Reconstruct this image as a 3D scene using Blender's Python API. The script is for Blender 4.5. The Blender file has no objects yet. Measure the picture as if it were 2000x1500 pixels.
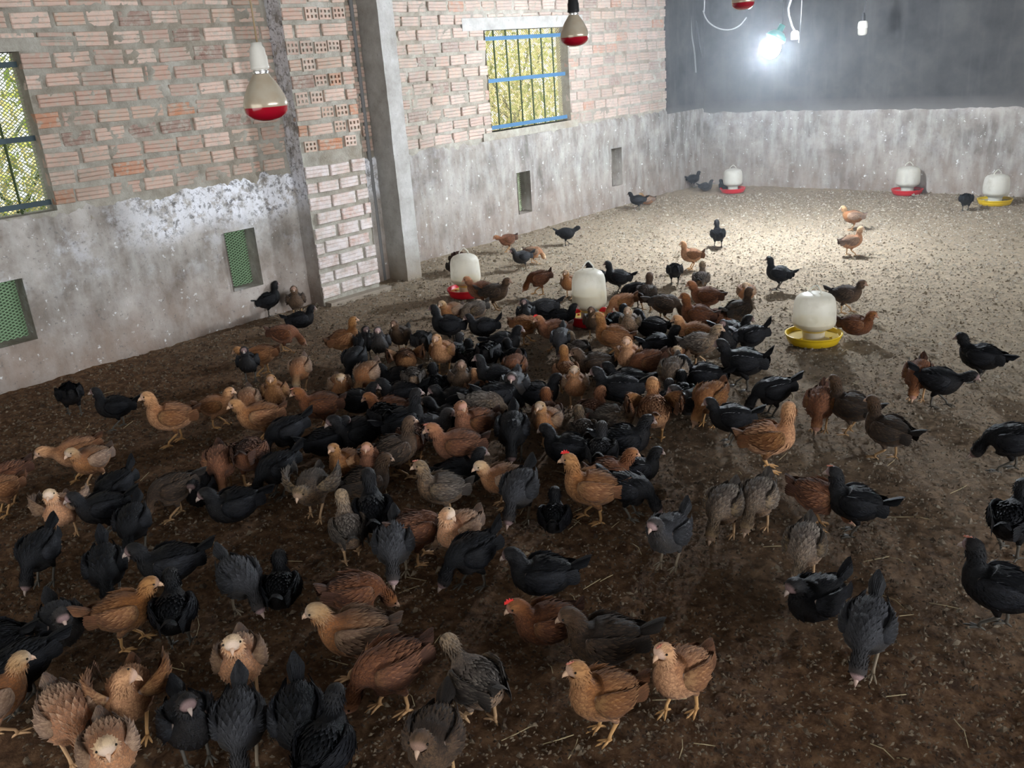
import bpy, bmesh, math, random
import numpy as np
from mathutils import Vector, Matrix, noise
random.seed(7); rng = np.random.default_rng(7)
D = bpy.data; SC = bpy.context.scene; COL = SC.collection
V = Vector; PI = math.pi

# ------------------------------------------------------------------ camera
CAM_H = 1.65; FPX = 1737.8; YAW = .76566; PITCH = .35198; ROLL = -.075145
_cy, _sy, _cp, _sp, _cr, _sr = math.cos(YAW), math.sin(YAW), math.cos(PITCH), math.sin(PITCH), math.cos(ROLL), math.sin(ROLL)
_d = V((-_sy*_cp, _cy*_cp, -_sp)); _r0 = V((_cy, _sy, 0)); _u0 = _r0.cross(_d)
_r = _r0*_cr + _u0*_sr; _u = _u0*_cr - _r0*_sr
cd = D.cameras.new('camera'); cam = D.objects.new('camera', cd); COL.objects.link(cam)
cd.sensor_fit = 'HORIZONTAL'; cd.sensor_width = 36; cd.lens = 36*FPX/2000; cd.clip_start = .05; cd.clip_end = 100
mw = Matrix.Identity(4)
for i, v in enumerate((_r, _u, -_d)):
    for k in range(3): mw[k][i] = v[k]
mw[2][3] = CAM_H; cam.matrix_world = mw
SC.camera = cam
def ray(px, py): return _d + _r*((px-1000)/FPX) - _u*((py-750)/FPX)
def at(px, py, axis=2, val=0.0):          # point of the room seen at a photograph position, on a plane x, y or z = val
    v = ray(px, py); o = V((0, 0, CAM_H)); return o + v*((val-o[axis])/v[axis])
def pix_m(p):                              # photograph pixels per metre at a point
    return FPX/((V(p)-V((0, 0, CAM_H))).dot(_d))

# ------------------------------------------------------------------ light and exposure
SC.view_settings.view_transform = 'Standard'; SC.view_settings.look = 'None'
SC.view_settings.gamma = 1.0; SC.view_settings.use_curve_mapping = False
SC.view_settings.exposure = 0.0
W = D.worlds.new('sky'); SC.world = W; W.use_nodes = True
bg = W.node_tree.nodes['Background']; bg.inputs[0].default_value = (.93, .97, 1.0, 1); bg.inputs[1].default_value = 1.8
def area(name, loc, rot, sx, sy, power, color):
    l = D.lights.new(name, 'AREA'); l.shape = 'RECTANGLE'; l.size = sx; l.size_y = sy; l.energy = power; l.color = color
    o = D.objects.new(name, l); COL.objects.link(o); o.location = loc; o.rotation_euler = rot; return o
# daylight entering by the long open side of the shed (right of the photographer)
area('daylight_open_side', (7.4, 2.6, 2.05), (0, math.radians(90), 0), 1.3, 8.0, 440, (.95, .97, 1.0)).data.spread = math.radians(125)
# fill light in an unseen doorway added behind the photographer to brighten the foreground
area('added_doorway_fill', (-1.9, -1.62, 1.15), (math.radians(90), 0, 0), 3.4, 1.9, 22, (1.0, .96, .90))
LED_STRENGTH = 2250
sun = D.lights.new('sun_outside', 'SUN'); sun.energy = 14; sun.angle = .02; sun.color = (1, .95, .85)
so = D.objects.new('sun_outside', sun); COL.objects.link(so); so.rotation_euler = (math.radians(12), math.radians(22), 0)

# ------------------------------------------------------------------ helpers
def link(name, me, mats=(), parent=None, kind=None, obmats=False):
    o = D.objects.new(name, me); COL.objects.link(o)
    for i, m in enumerate(mats):
        if obmats:
            o.material_slots[i].link = 'OBJECT'; o.material_slots[i].material = m
        elif i >= len(me.materials): me.materials.append(m)
    if parent: o.parent = parent
    if kind: o['kind'] = kind
    return o
def empty(name, loc=(0, 0, 0), rz=0, label=None, cat=None, group=None, kind=None):
    o = D.objects.new(name, None); o.empty_display_size = .05; COL.objects.link(o); o.location = loc; o.rotation_euler = (0, 0, rz)
    return tag(o, label, cat, group, kind)
def tag(o, label=None, cat=None, group=None, kind=None):
    if label: o['label'] = label
    if cat: o['category'] = cat
    if group: o['group'] = group
    if kind: o['kind'] = kind
    return o
def pyd(name, vs, fs, smooth=False):
    me = D.meshes.new(name); me.from_pydata([tuple(v) for v in vs], [], fs); me.update()
    if smooth: me.polygons.foreach_set('use_smooth', [True]*len(me.polygons))
    return me
class MB:                                   # collects shapes into one mesh
    def __init__(s): s.v = []; s.f = []; s.m = []
    def add(s, vs, fs, mi=0):
        n = len(s.v); s.v += [tuple(v) for v in vs]; s.f += [tuple(i+n for i in f) for f in fs]; s.m += [mi]*len(fs)
    def box(s, a, b, mi=0):
        x0, y0, z0 = a; x1, y1, z1 = b
        s.add([(x0,y0,z0),(x1,y0,z0),(x1,y1,z0),(x0,y1,z0),(x0,y0,z1),(x1,y0,z1),(x1,y1,z1),(x0,y1,z1)],
              [(0,3,2,1),(4,5,6,7),(0,1,5,4),(1,2,6,5),(2,3,7,6),(3,0,4,7)], mi)
    def tube(s, pts, rad, n=8, mi=0, cap=True):
        pts = [V(p) for p in pts]; rad = rad if isinstance(rad, (list, tuple)) else [rad]*len(pts)
        T0 = (pts[1]-pts[0]).normalized(); S = T0.orthogonal().normalized(); vs = []
        for i, p in enumerate(pts):
            T = (pts[min(i+1, len(pts)-1)]-pts[max(i-1, 0)]).normalized(); S = (S-T*S.dot(T)).normalized(); U = T.cross(S)
            for k in range(n):
                a = 2*PI*k/n; vs.append(p+(S*math.cos(a)+U*math.sin(a))*rad[i])
        fs = [(i*n+k, i*n+(k+1) % n, (i+1)*n+(k+1) % n, (i+1)*n+k) for i in range(len(pts)-1) for k in range(n)]
        if cap: fs += [tuple(range(n-1, -1, -1)), tuple((len(pts)-1)*n+k for k in range(n))]
        s.add(vs, fs, mi)
    def lathe(s, prof, n=32, mi=0, off=(0, 0, 0)):
        vs = []; m = len(prof)
        for k in range(n):
            a = 2*PI*k/n
            for r, z in prof: vs.append((off[0]+r*math.cos(a), off[1]+r*math.sin(a), off[2]+z))
        fs = [(k*m+i, ((k+1) % n)*m+i, ((k+1) % n)*m+i+1, k*m+i+1) for k in range(n) for i in range(m-1)]
        s.add(vs, fs, mi)
    def mesh(s, name, smooth=False):
        me = pyd(name, s.v, s.f, smooth)
        if any(s.m): me.polygons.foreach_set('material_index', s.m)
        return me
    def build(s, name, mats, parent=None, smooth=False, kind=None):
        return link(name, s.mesh(name, smooth), mats if isinstance(mats, (list, tuple)) else [mats], parent, kind)

# ------------------------------------------------------------------ materials
class NM:
    def __init__(s, name, rough=.8):
        s.mat = D.materials.new(name); s.mat.use_nodes = True; s.nt = s.mat.node_tree; s.b = s.nt.nodes['Principled BSDF']
        s.b.inputs['Roughness'].default_value = rough; s.b.inputs['Specular IOR Level'].default_value = .25
    def n(s, t, **k):
        x = s.nt.nodes.new(t)
        for a, v in k.items(): setattr(x, a, v)
        return x
    def l(s, a, b): s.nt.links.new(a, b)
    def pos(s, scale=(1, 1, 1), obj=False):
        g = s.n('ShaderNodeTexCoord').outputs['Object'] if obj else s.n('ShaderNodeNewGeometry').outputs['Position']
        m = s.n('ShaderNodeMapping'); m.inputs['Scale'].default_value = scale; s.l(g, m.inputs[0]); return m.outputs[0]
    def noise(s, vec, scale, detail=4, rough=.55, dist=0):
        x = s.n('ShaderNodeTexNoise'); x.inputs['Scale'].default_value = scale; x.inputs['Detail'].default_value = detail
        x.inputs['Roughness'].default_value = rough; x.inputs['Distortion'].default_value = dist; s.l(vec, x.inputs['Vector']); return x.outputs['Fac']
    def ramp(s, fac, stops, interp='LINEAR'):
        x = s.n('ShaderNodeValToRGB'); x.color_ramp.interpolation = interp; e = x.color_ramp.elements
        while len(e) < len(stops): e.new(.5)
        for i, (p, c) in enumerate(stops):
            e[i].position = p; e[i].color = (*c, 1) if isinstance(c, tuple) else (c, c, c, 1)
        s.l(fac, x.inputs[0]); return x.outputs[0]
    def mix(s, f, a, b, mode='MIX'):
        x = s.n('ShaderNodeMix', data_type='RGBA', blend_type=mode)
        for v, i in ((f, 0), (a, 6), (b, 7)):
            if hasattr(v, 'links'): s.l(v, x.inputs[i])
            else: x.inputs[i].default_value = v if i == 0 else (*v, 1)
        return x.outputs[2]
    def math(s, op, a, b=0.0, clamp=False):
        x = s.n('ShaderNodeMath', operation=op, use_clamp=clamp)
        for v, i in ((a, 0), (b, 1)):
            if hasattr(v, 'links'): s.l(v, x.inputs[i])
            else: x.inputs[i].default_value = v
        return x.outputs[0]
    def sepz(s, vec, k='Z'):
        x = s.n('ShaderNodeSeparateXYZ'); s.l(vec, x.inputs[0]); return x.outputs[k]
    def bump(s, h, strength=.5, dist=.01):
        x = s.n('ShaderNodeBump'); x.inputs['Strength'].default_value = strength; x.inputs['Distance'].default_value = dist
        s.l(h, x.inputs['Height']); s.l(x.outputs[0], s.b.inputs['Normal'])
    def out(s, col): 
        if hasattr(col, 'links'): s.l(col, s.b.inputs['Base Color'])
        else: s.b.inputs['Base Color'].default_value = (*col, 1)
        return s.mat
def plain(name, col, rough=.6, metal=0, var=.12):
    m = NM(name, rough); m.b.inputs['Metallic'].default_value = metal
    f = m.noise(m.pos(obj=True), 40, 3); c = m.mix(m.math('MULTIPLY', f, var*2), col, tuple(x*.35 for x in col)); return m.out(c)

def mortar_mat():
    m = NM('mortar', .95); p = m.pos()
    c = m.ramp(m.noise(p, 9, 6, .65), [(.25, (.22, .20, .165)), (.5, (.36, .34, .29)), (.75, (.50, .48, .43))])
    c = m.mix(m.ramp(m.noise(p, 2.3, 3), [(.45, 0.), (.7, .5)]), c, (.24, .18, .12))
    m.bump(m.noise(p, 55, 5, .7), .8, .012); return m.out(c)
def brick_mat(name, lime, lc=(.7, .7, .7)):
    m = NM(name, .9); oi = m.n('ShaderNodeObjectInfo').outputs['Random']; p = m.pos()
    c = m.ramp(oi, [(0, (.50, .32, .25)), (.16, (.60, .42, .34)), (.32, (.46, .31, .25)), (.48, (.66, .48, .40)), (.62, (.54, .37, .285)),
                    (.76, (.60, .41, .33)), (.86, (.50, .22, .12)), (.94, (.27, .16, .13)), (1, (.64, .47, .38))], 'CONSTANT')
    c = m.mix(m.ramp(m.noise(p, 14, 5, .65), [(.3, .0), (.75, .55)]), c, (.50, .43, .37))
    c = m.mix(m.ramp(m.noise(p, 30, 5, .7), [(.48, 0.), (.62, .8)]), c, (.43, .40, .34))
    c = m.mix(m.ramp(m.noise(p, 1.6, 4), [(.5, 0.), (.72, .5)]), c, (.20, .16, .12))
    if lime: c = m.mix(m.ramp(m.noise(p, 12, 5, .7), [(.35, 0.15), (.6, lime)]), c, lc)
    m.bump(m.noise(m.pos((1, 1, 6)), 26, 4, .6), .6, .006); return m.out(c)
def plaster_mat(name, seed, white, warm):
    m = NM(name, .92); p0 = m.pos(); mp = m.n('ShaderNodeMapping'); mp.inputs['Location'].default_value = (seed, seed*2, 0); m.l(p0, mp.inputs[0]); p = mp.outputs[0]
    z = m.sepz(p0)
    c = m.ramp(m.noise(p, 3.2, 6, .62), [(.30, (.15, .13, .11)), (.42, (.29, .26, .23)), (.56, (.44, .41, .38)), (.75, (.60, .58, .55))] if seed < 5 else [(.28, (.125, .108, .095)), (.45, (.225, .20, .18)), (.6, (.32, .29, .262)), (.78, (.41, .385, .36))])
    # pale lime bloom higher up, earth splashed up from the floor below
    c = m.mix(m.ramp(m.noise(p, 1.5, 6, .7), [(.48, 0.), (.62, .62)]), c, (.15, .135, .12) if seed < 5 else (.13, .12, .112))
    if seed < 5:                     # flaking lime wash on the upper part of the near bay only, mould spots through it
        yy = m.sepz(p0, 'Y'); band = m.math('MULTIPLY', m.ramp(m.math('ADD', z, m.math('MULTIPLY', m.noise(p, 3, 4), .3)), [(.80, 0.), (.92, 1.)]), m.ramp(m.math('MULTIPLY', yy, .25), [(.58, .0), (.66, 1.)]))
        f = m.math('MULTIPLY', m.ramp(m.noise(p, 9, 7, .75), [(.40, 0.), (.50, 1.)]), band, True)
        c = m.mix(f, c, (.80, .81, .86)); c = m.mix(m.math('MULTIPLY', band, m.ramp(m.noise(p, 26, 5, .75), [(.52, 0.), (.60, .85)])), c, (.12, .12, .125))
    f = m.math('MULTIPLY', m.ramp(m.noise(p, 5, 6, .7), [(.54, 0.), (.66, .6)]), m.ramp(z, [(.25, 0.1), (.72, white)]), True)
    c = m.mix(f, c, (.62, .63, .67) if seed < 5 else (.56, .56, .60))
    c = m.mix(m.ramp(m.noise(m.pos((3, 3, .8)), 4, 5, .6), [(.42, 0.), (.68, .5)]), c, (.50, .49, .47))
    f2 = m.math('MULTIPLY', m.ramp(z, [(.0, 1.), (.2, .75), (.55, .0)]), m.ramp(m.noise(p, 4, 5), [(.3, .35), (.7, 1.)]), True)
    c = m.mix(m.math('MULTIPLY', f2, warm), c, (.27, .19, .145))
    c = m.mix(m.ramp(m.noise(p, 38, 4, .7), [(.60, 0.), (.68, .6)]), c, (.13, .13, .13))
    c = m.mix(m.ramp(m.noise(p, 21, 4, .7), [(.64, 0.), (.70, .8)]), c, (.78, .79, .8))
    m.bump(m.noise(p, 30, 6, .7), .5, .01); return m.out(c)
def cement_dark():
    m = NM('back_cement', .8); p = m.pos()
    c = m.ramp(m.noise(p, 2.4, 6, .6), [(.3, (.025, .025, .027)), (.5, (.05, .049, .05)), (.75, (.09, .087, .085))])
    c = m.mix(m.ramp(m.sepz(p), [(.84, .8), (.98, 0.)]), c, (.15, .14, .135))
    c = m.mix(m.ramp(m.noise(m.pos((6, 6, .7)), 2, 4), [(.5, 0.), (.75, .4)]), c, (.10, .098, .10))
    m.bump(m.noise(p, 18, 5), .25, .006); return m.out(c)
def concrete_mat():
    m = NM('column_concrete', .9); p = m.pos()
    c = m.ramp(m.noise(p, 8, 6, .65), [(.3, (.32, .305, .28)), (.55, (.43, .42, .40)), (.8, (.53, .53, .52))])
    c = m.mix(m.ramp(m.sepz(p), [(0., .8), (.3, 0.)]), c, (.25, .19, .13))
    c = m.mix(m.ramp(m.noise(p, 45, 4, .7), [(.6, 0.), (.7, .55)]), c, (.2, .19, .18))
    m.bump(m.noise(p, 40, 5, .7), .5, .008); return m.out(c)
def litter_mat(name, dark=1.0, flake=False):
    m = NM(name, .95); p = m.pos()
    c = m.ramp(m.noise(p, 22, 8, .7, .4), [(.28, (.055, .034, .02)), (.45, (.16, .11, .07)), (.6, (.30, .225, .155)), (.78, (.47, .38, .28))])
    # trodden, damper and browner where the flock gathers by the photographer; drier and paler towards the back; lamp-lit brightness and foreground dimness painted in too
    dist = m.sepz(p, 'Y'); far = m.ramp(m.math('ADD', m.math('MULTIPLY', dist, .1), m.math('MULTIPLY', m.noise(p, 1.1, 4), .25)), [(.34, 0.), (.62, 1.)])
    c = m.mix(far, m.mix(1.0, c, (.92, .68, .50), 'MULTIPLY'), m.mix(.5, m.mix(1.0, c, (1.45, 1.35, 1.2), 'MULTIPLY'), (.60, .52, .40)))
    if flake:
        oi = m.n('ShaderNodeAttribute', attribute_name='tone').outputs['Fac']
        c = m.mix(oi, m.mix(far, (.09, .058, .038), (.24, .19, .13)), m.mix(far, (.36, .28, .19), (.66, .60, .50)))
    m.bump(m.noise(p, 48, 7, .78), 1.0, .028); return m.out(c)
M = {}
M['mortar'] = mortar_mat(); M['brick'] = brick_mat('brick', .0); M['limed'] = brick_mat('limed_brick', .75, (.74, .70, .70)); M['dusty'] = brick_mat('dusty_brick', .6, (.38, .33, .30))
M['plaster1'] = plaster_mat('limewashed_plaster', 3.1, 1.0, .8); M['plaster2'] = plaster_mat('stained_plaster', 11.7, .35, .55)
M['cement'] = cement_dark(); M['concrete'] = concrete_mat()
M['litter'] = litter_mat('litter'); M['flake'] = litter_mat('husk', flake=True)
M['blue'] = plain('blue_painted_steel', (.07, .17, .30), .5); M['dkblue'] = plain('dull_blue_grey_steel', (.045, .075, .09), .5)
M['greenbar'] = plain('thin_green_rod', (.05, .075, .03), .6)
M['net'] = plain('green_plastic_net', (.30, .46, .28), .55); M['netpale'] = plain('faded_green_net', (.36, .42, .26), .6)
M['net2'] = plain('straw_coloured_net', (.42, .37, .2), .7)
M['hole'] = plain('brick_hollow', (.02, .015, .012), .9)
M['tin'] = plain('roof_sheet', (.22, .22, .22), .6)
M['black_plastic'] = plain('black_plastic', (.02, .02, .022), .45); M['white_plastic'] = plain('white_plastic', (.66, .64, .58), .4)
M['red'] = plain('red_plastic', (.60, .012, .025), .35); M['yellow'] = plain('yellow_plastic', (.74, .50, .02), .35)
M['cord'] = plain('grey_white_cord', (.20, .20, .20), .6); M['darkcord'] = plain('dark_cord', (.06, .06, .065), .6)

# ------------------------------------------------------------------ the room
X1, X2, XM, YB = -5.62, -5.957, -5.70, 9.877     # left wall, far left wall, strip between pier and column, back wall
TOP = 3.1
def sheet(name, fn, a0, a1, z0, z1, step, holes, amp, freq, mat, parent, kind=None, edge=0, wall='x', seed=0, reveal=.14):
    """rough wall skin: a grid with small lumps, openings left out and lined with reveals; fn(a, z, out) -> point"""
    def cuts(lo, hi, marks):
        n = max(1, round((hi-lo)/step)); g = [lo+(hi-lo)*i/n for i in range(n+1)]
        for mk in marks:
            if lo < mk < hi:
                k = min(range(len(g)), key=lambda i: abs(g[i]-mk)); g[k] = mk
        return sorted(set(g))
    A = cuts(a0, a1, [h[i] for h in holes for i in (0, 1)]); Z = cuts(z0, z1, [h[i] for h in holes for i in (2, 3)])
    vs = []; idx = {}
    for i, a in enumerate(A):
        for j, z in enumerate(Z):
            zz = z
            if edge and j >= len(Z)-3: zz = z + edge*noise.noise(V((a*6+seed, 3.3, 0))) + edge*.5*noise.noise(V((a*23+seed, 9.3, 0)))
            n = noise.fractal(V((a*freq+seed, z*freq, seed)), .7, 2.1, 4)
            d = amp*n
            if edge and j >= len(Z)-1: d -= .02
            idx[i, j] = len(vs); vs.append(fn(a, zz, d))
    fs = []
    for i in range(len(A)-1):
        for j in range(len(Z)-1):
            ca, cz = (A[i]+A[i+1])/2, (Z[j]+Z[j+1])/2
            if any(h[0] < ca < h[1] and h[2] < cz < h[3] for h in holes): continue
            q = (idx[i, j], idx[i+1, j], idx[i+1, j+1], idx[i, j+1]); fs.append(q if wall == 'x' else q[::-1])
    for h in holes:
        if h[0] < a0-1e-6 and h[1] < a0: continue
        b = len(vs); h0, h1 = max(h[0], a0), min(h[1], a1); k0, k1 = max(h[2], z0), min(h[3], z1)
        if h1 <= h0 or k1 <= k0: continue
        for d in (.012, -reveal):
            for a, z in ((h0, k0), (h1, k0), (h1, k1), (h0, k1)): vs.append(fn(a, z, d))
        for k in range(4):
            if (k == 0 and h[2] < z0) or (k == 2 and h[3] > z1): continue
            fs.append((b+k, b+(k+1) % 4, b+4+(k+1) % 4, b+4+k))
    return link(name, pyd(name, vs, fs, True), [mat], parent, kind)

def brick_mesh(seed, L=.196, H=.083, T=.05, ribs=3):
    r = random.Random(seed); j = lambda s: r.uniform(-s, s)
    zs = [0]
    for k in range(ribs): zs += [(k+.86)/ribs*H*.98, (k+1)/ribs*H]
    xs = [0.]
    for k in range(ribs): xs += [0., -.004 if k < ribs-1 else -.002]
    # front profile with shallow pressed grooves, chipped ends
    prof = []
    z = 0
    for k in range(ribs):
        prof += [(0 + j(.0015), H*k/ribs+.004), (j(.0015), H*(k+1)/ribs-.004)]
        if k < ribs-1: prof.append((-.006, H*(k+1)/ribs))
    prof = [(-.004, 0)] + prof + [(-.004, H)]
    n = len(prof); vs = []
    for s, x in ((0, -L/2), (1, -L/2+.006), (2, L/2-.006), (3, L/2)):
        for d, z in prof:
            e = -.005 if s in (0, 3) else 0
            vs.append((d+e, x+j(.002), z-H/2+j(.0012)))
    fs = [(s*n+i, (s+1)*n+i, (s+1)*n+i+1, s*n+i+1) for s in range(3) for i in range(n-1)]
    b = len(vs); vs += [(-T, -L/2, -H/2), (-T, L/2, -H/2), (-T, L/2, H/2), (-T, -L/2, H/2)]
    fs += [(b, b+1, 3*n, 2*n, n, 0), (b+2, b+3, n-1, 2*n-1, 3*n-1, 4*n-1), tuple(range(n-1, -1, -1))+(b, b+3), tuple(3*n+i for i in range(n))+(b+2, b+1)]
    return pyd('brick', vs, fs)
def header_mesh(seed, L=.098, H=.086, T=.06):
    """end face of a hollow brick, two rows of three deep holes"""
    m = MB(); ys = [-L/2]; zs = [-H/2]
    for k in range(3): c = -L/2+L*(k+.5)/3; ys += [c-.0085, c+.0085]
    for k in range(2): c = -H/2+H*(k*.42+.29); zs += [c-.010, c+.010]
    ys.append(L/2); zs.append(H/2); g = {}
    for i, y in enumerate(ys):
        for j, z in enumerate(zs): g[i, j] = len(m.v); m.v.append((0, y, z))
    for i in range(len(ys)-1):
        for j in range(len(zs)-1):
            q = (g[i, j], g[i+1, j], g[i+1, j+1], g[i, j+1])
            if i % 2 == 1 and j % 2 == 1:
                b = len(m.v); m.v += [(-.03, ys[i], zs[j]), (-.03, ys[i+1], zs[j]), (-.03, ys[i+1], zs[j+1]), (-.03, ys[i], zs[j+1])]
                for k in range(4): m.f.append((q[k], q[(k+1) % 4], b+(k+1) % 4, b+k)); m.m.append(0)
                m.f.append((b, b+1, b+2, b+3)); m.m.append(1)
            else: m.f.append(q); m.m.append(0)
    b = len(m.v); m.v += [(-T, -L/2, -H/2), (-T, L/2, -H/2), (-T, L/2, H/2), (-T, -L/2, H/2)]
    c = [g[0, 0], g[len(ys)-1, 0], g[len(ys)-1, len(zs)-1], g[0, len(zs)-1]]
    for k in range(4): m.f.append((c[(k+1) % 4], c[k], b+k, b+(k+1) % 4)); m.m.append(0)
    return m.mesh('brick_end')
BR = [brick_mesh(i) for i in range(7)]; HD = [header_mesh(i) for i in range(3)]
for me in BR: me.materials.append(M['brick'])
for me in HD: me.materials.append(M['brick']); me.materials.append(M['hole'])
PITCHZ = .1085
def lay(parent, X, y0, y1, z0, z1, holes, seed, vis_top, header=0.0, mat=None, limit=300):
    r = random.Random(seed); rows = int((z1-z0)/PITCHZ); n = 0; rest = MB()
    for k in range(rows):
        z = z0+PITCHZ*(k+.5); y = y0-(.105 if k % 2 else 0)+r.uniform(-.03, .03)
        while y < y1:
            hd = r.random() < header
            L = (.098 if hd else .196*r.uniform(.82, 1.1)); a, b = max(y, y0), min(y+L, y1); y += L+r.uniform(.012, .03)
            for h in holes:
                if h[2] < z < h[3]:
                    if a < h[0] < b: b = h[0]
                    elif a < h[1] < b: a = h[1]
                    elif h[0] <= a and b <= h[1]: a = b
            if b-a < .045: continue
            me = HD[r.randrange(3)] if hd and b-a > .09 else BR[r.randrange(7)]
            ln = .098 if me in HD else .196
            o_loc = V((X+r.uniform(-.004, .007), (a+b)/2, z+r.uniform(-.004, .004))); sc = (1, (b-a)/ln, r.uniform(.84, 1.06)); rx = r.uniform(-.03, .03)
            if z < vis_top and n < limit:
                o = link('brick', me, (), parent); o.location = o_loc; o.rotation_euler = (rx, 0, r.uniform(-.01, .01)); o.scale = sc; n += 1
                if mat: o.material_slots[0].link = 'OBJECT'; o.material_slots[0].material = mat
            else: rest.add([V(v.co)*1.0*1 and (o_loc+V((v.co.x*sc[0], v.co.y*sc[1], v.co.z*sc[2]))) for v in BR[0].vertices], [tuple(p.vertices) for p in BR[0].polygons])
    if rest.v: rest.build('upper_bricks', M['brick'], parent, kind='stuff')
    return n
fx = lambda X: (lambda a, z, d: (X+d, a, z))
# left wall, first bay
W1H = [(.9, 2.07, .985, 1.87)]; VENT0 = (1.2, 1.775, .27, .64); VENT1 = (3.10, 3.335, .245, .655)
wl = empty('wall_left', (0, 0, 0), kind='structure')
sheet('mortar', fx(X1-.004), -.6, 3.9, .9, TOP, .022, W1H, .019, 13, M['mortar'], wl, seed=2.)
sheet('plaster', fx(X1+.012), -.6, 3.9, -.02, .985, .03, [VENT0, VENT1], .007, 5, M['plaster1'], wl, edge=.045, seed=5.)
lay(wl, X1+.004, 1.35, 3.72, 1.0, TOP, W1H, 11, 2.35)
MB_ = MB(); MB_.box((X1-.145, 1.0, 1.87), (X1+.008, 2.45, 1.94)); MB_.build('lintel', M['mortar'], wl)
# strip of wall between pier and column
sheet('mortar', fx(XM-.006), 3.9, 4.62, .95, TOP, .022, [], .012, 14, M['mortar'], wl, seed=9.)
sheet('plaster', fx(XM+.01), 3.9, 4.70, -.02, 1.0, .03, [], .006, 5, M['plaster1'], wl, edge=.02, seed=15.)
lay(wl, XM+.004, 4.2, 4.56, 1.02, TOP, [], 17, 2.3)
# left wall, far bay
W2H = [(6.18, 7.35, 1.0, 1.885)]; VENT2 = (6.46, 6.65, .19, .59); VENT3 = (8.0, 8.18, .235, .635)
w2 = empty('wall_left', (0, 0, 0), kind='structure')
sheet('mortar', fx(X2-.006), 4.6, 9.2, .85, TOP, .024, W2H, .019, 13, M['mortar'], w2, seed=22.)
sheet('plaster', fx(X2+.012), 4.6, 9.3, -.02, .94, .035, [VENT2, VENT3], .007, 5, M['plaster2'], w2, edge=.03, seed=25.)
lay(w2, X2+.004, 4.72, 9.12, .95, TOP, W2H, 31, 2.3, mat=M['dusty'])
b = MB(); b.box((X2-.145, 5.9, 1.885), (X2+.01, 7.6, 1.99)); b.build('lintel', M['concrete'], w2)
b = MB(); b.box((X2-.145, 6.05, .93), (X2+.018, 7.45, 1.0)); b.build('sill', M['mortar'], w2)
b = MB()                                                     # outer skins so that nothing leaks round the openings
# brick pier
PY0, PY1, PXF = 3.72, 4.265, -5.455
pr = tag(empty('brick_pier', (0, 0, 0)), 'rough brick pier with hollow brick ends showing, left of the concrete column', 'pier')
sheet('mortar_core', fx(PXF-.006), PY0, PY1, -.02, TOP, .022, [], .009, 14, M['mortar'], pr, seed=41.)
b = MB(); b.box((XM-.2, PY1-.002, -.02), (PXF-.002, PY1, TOP)); b.build('far_face', M['mortar'], pr)
sheet('plastered_side', lambda a, z, d: (a, PY0-d, z), X1-.02, PXF+.004, -.02, TOP, .03, [], .006, 8, M['plaster1'], pr, seed=45.)
lay(pr, PXF+.006, PY0+.004, PY1, .05, 1.1, [], 51, 2.4, mat=M['limed']); lay(pr, PXF+.006, PY0+.004, PY1, 1.1, TOP, [], 52, 2.35, header=.55)
b = MB(); b.box((PXF-.02, PY0+.02, -.02), (PXF+.07, PY1+.06, .03)); b.build('footing', M['concrete'], pr)
# concrete column
cc = empty('concrete_column', (-5.55, 4.64, 0), label='pale square cast concrete column against the left wall beside the brick pier', cat='column')
vs = []; fs = []; nz = 90; ring = [(-.19, -.075), (-.0, -.075), (.085, -.075), (.085, 0), (.085, .075), (-.19, .075)]
for k in range(nz+1):
    z = -.03+(TOP+.03)*k/nz
    for i, (x, y) in enumerate(ring):
        q = .0025*noise.noise(V((x*20, y*20, z*14))); vs.append((x+q, y+q, z))
for k in range(nz):
    for i in range(6): j = (i+1) % 6; fs.append((k*6+i, k*6+j, (k+1)*6+j, (k+1)*6+i))
link('shaft', pyd('shaft', vs, fs), [M['concrete']], cc)
b = MB(); b.tube([(-.15, -.13, z) for z in np.linspace(0, 2.9, 20)], .018, 8); b.build('grey_pipe', M['cord'], cc, True)
# corner pillar and back wall
b = sheet('pillar_face', fx(-5.925), 9.10, 9.9, .9, TOP, .05, [], .004, 5, M['cement'], w2, seed=61.)
sheet('pillar_foot', fx(-5.925), 9.10, 9.9, -.02, .92, .04, [], .006, 5, M['plaster2'], w2, edge=.03, seed=63.)
b = MB(); b.box((-6.0, 9.098, .9), (-5.925, 9.10, TOP)); b.build('pillar_side', M['cement'], w2)
b = MB(); b.box((-6.0, 9.098, -.02), (-5.925, 9.10, .9)); b.build('pillar_side', M['plaster2'], w2)
wb = empty('wall_back', (0, 0, 0), kind='structure')
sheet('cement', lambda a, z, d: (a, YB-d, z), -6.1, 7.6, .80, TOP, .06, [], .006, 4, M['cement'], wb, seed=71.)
sheet('plaster', lambda a, z, d: (a, YB-.014-d, z), -6.1, 7.6, -.02, .86, .035, [], .009, 4.5, M['plaster2'], wb, edge=.008, seed=75.)
# parts of the shed beyond the frame: low wall of the open side, wall behind, roof
b = MB(); b.box((7.5, -1.6, -.02), (7.62, 10, 1.35)); b.box((7.5, -1.6, 2.75), (7.62, 10, TOP)); b.build('wall_right', M['plaster2'], kind='structure')
b = MB(); b.box((-6.3, -1.72, -.02), (-3.7, -1.6, TOP)); b.box((-.1, -1.72, -.02), (7.62, -1.6, TOP)); b.box((-3.7, -1.72, 2.15), (-.1, -1.6, TOP)); b.build('wall_near', M['plaster2'], kind='structure')  # gap in the wall added for the doorway fill light
b = MB()
for i in range(110):
    x = -6.3+i*.15; b.add([(x, -1.7, TOP), (x+.075, -1.7, TOP+.03), (x+.15, -1.7, TOP), (x, 10, TOP), (x+.075, 10, TOP+.03), (x+.15, 10, TOP)], [(0, 3, 4, 1), (1, 4, 5, 2)])
b.build('ceiling', M['tin'], kind='structure')
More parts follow.
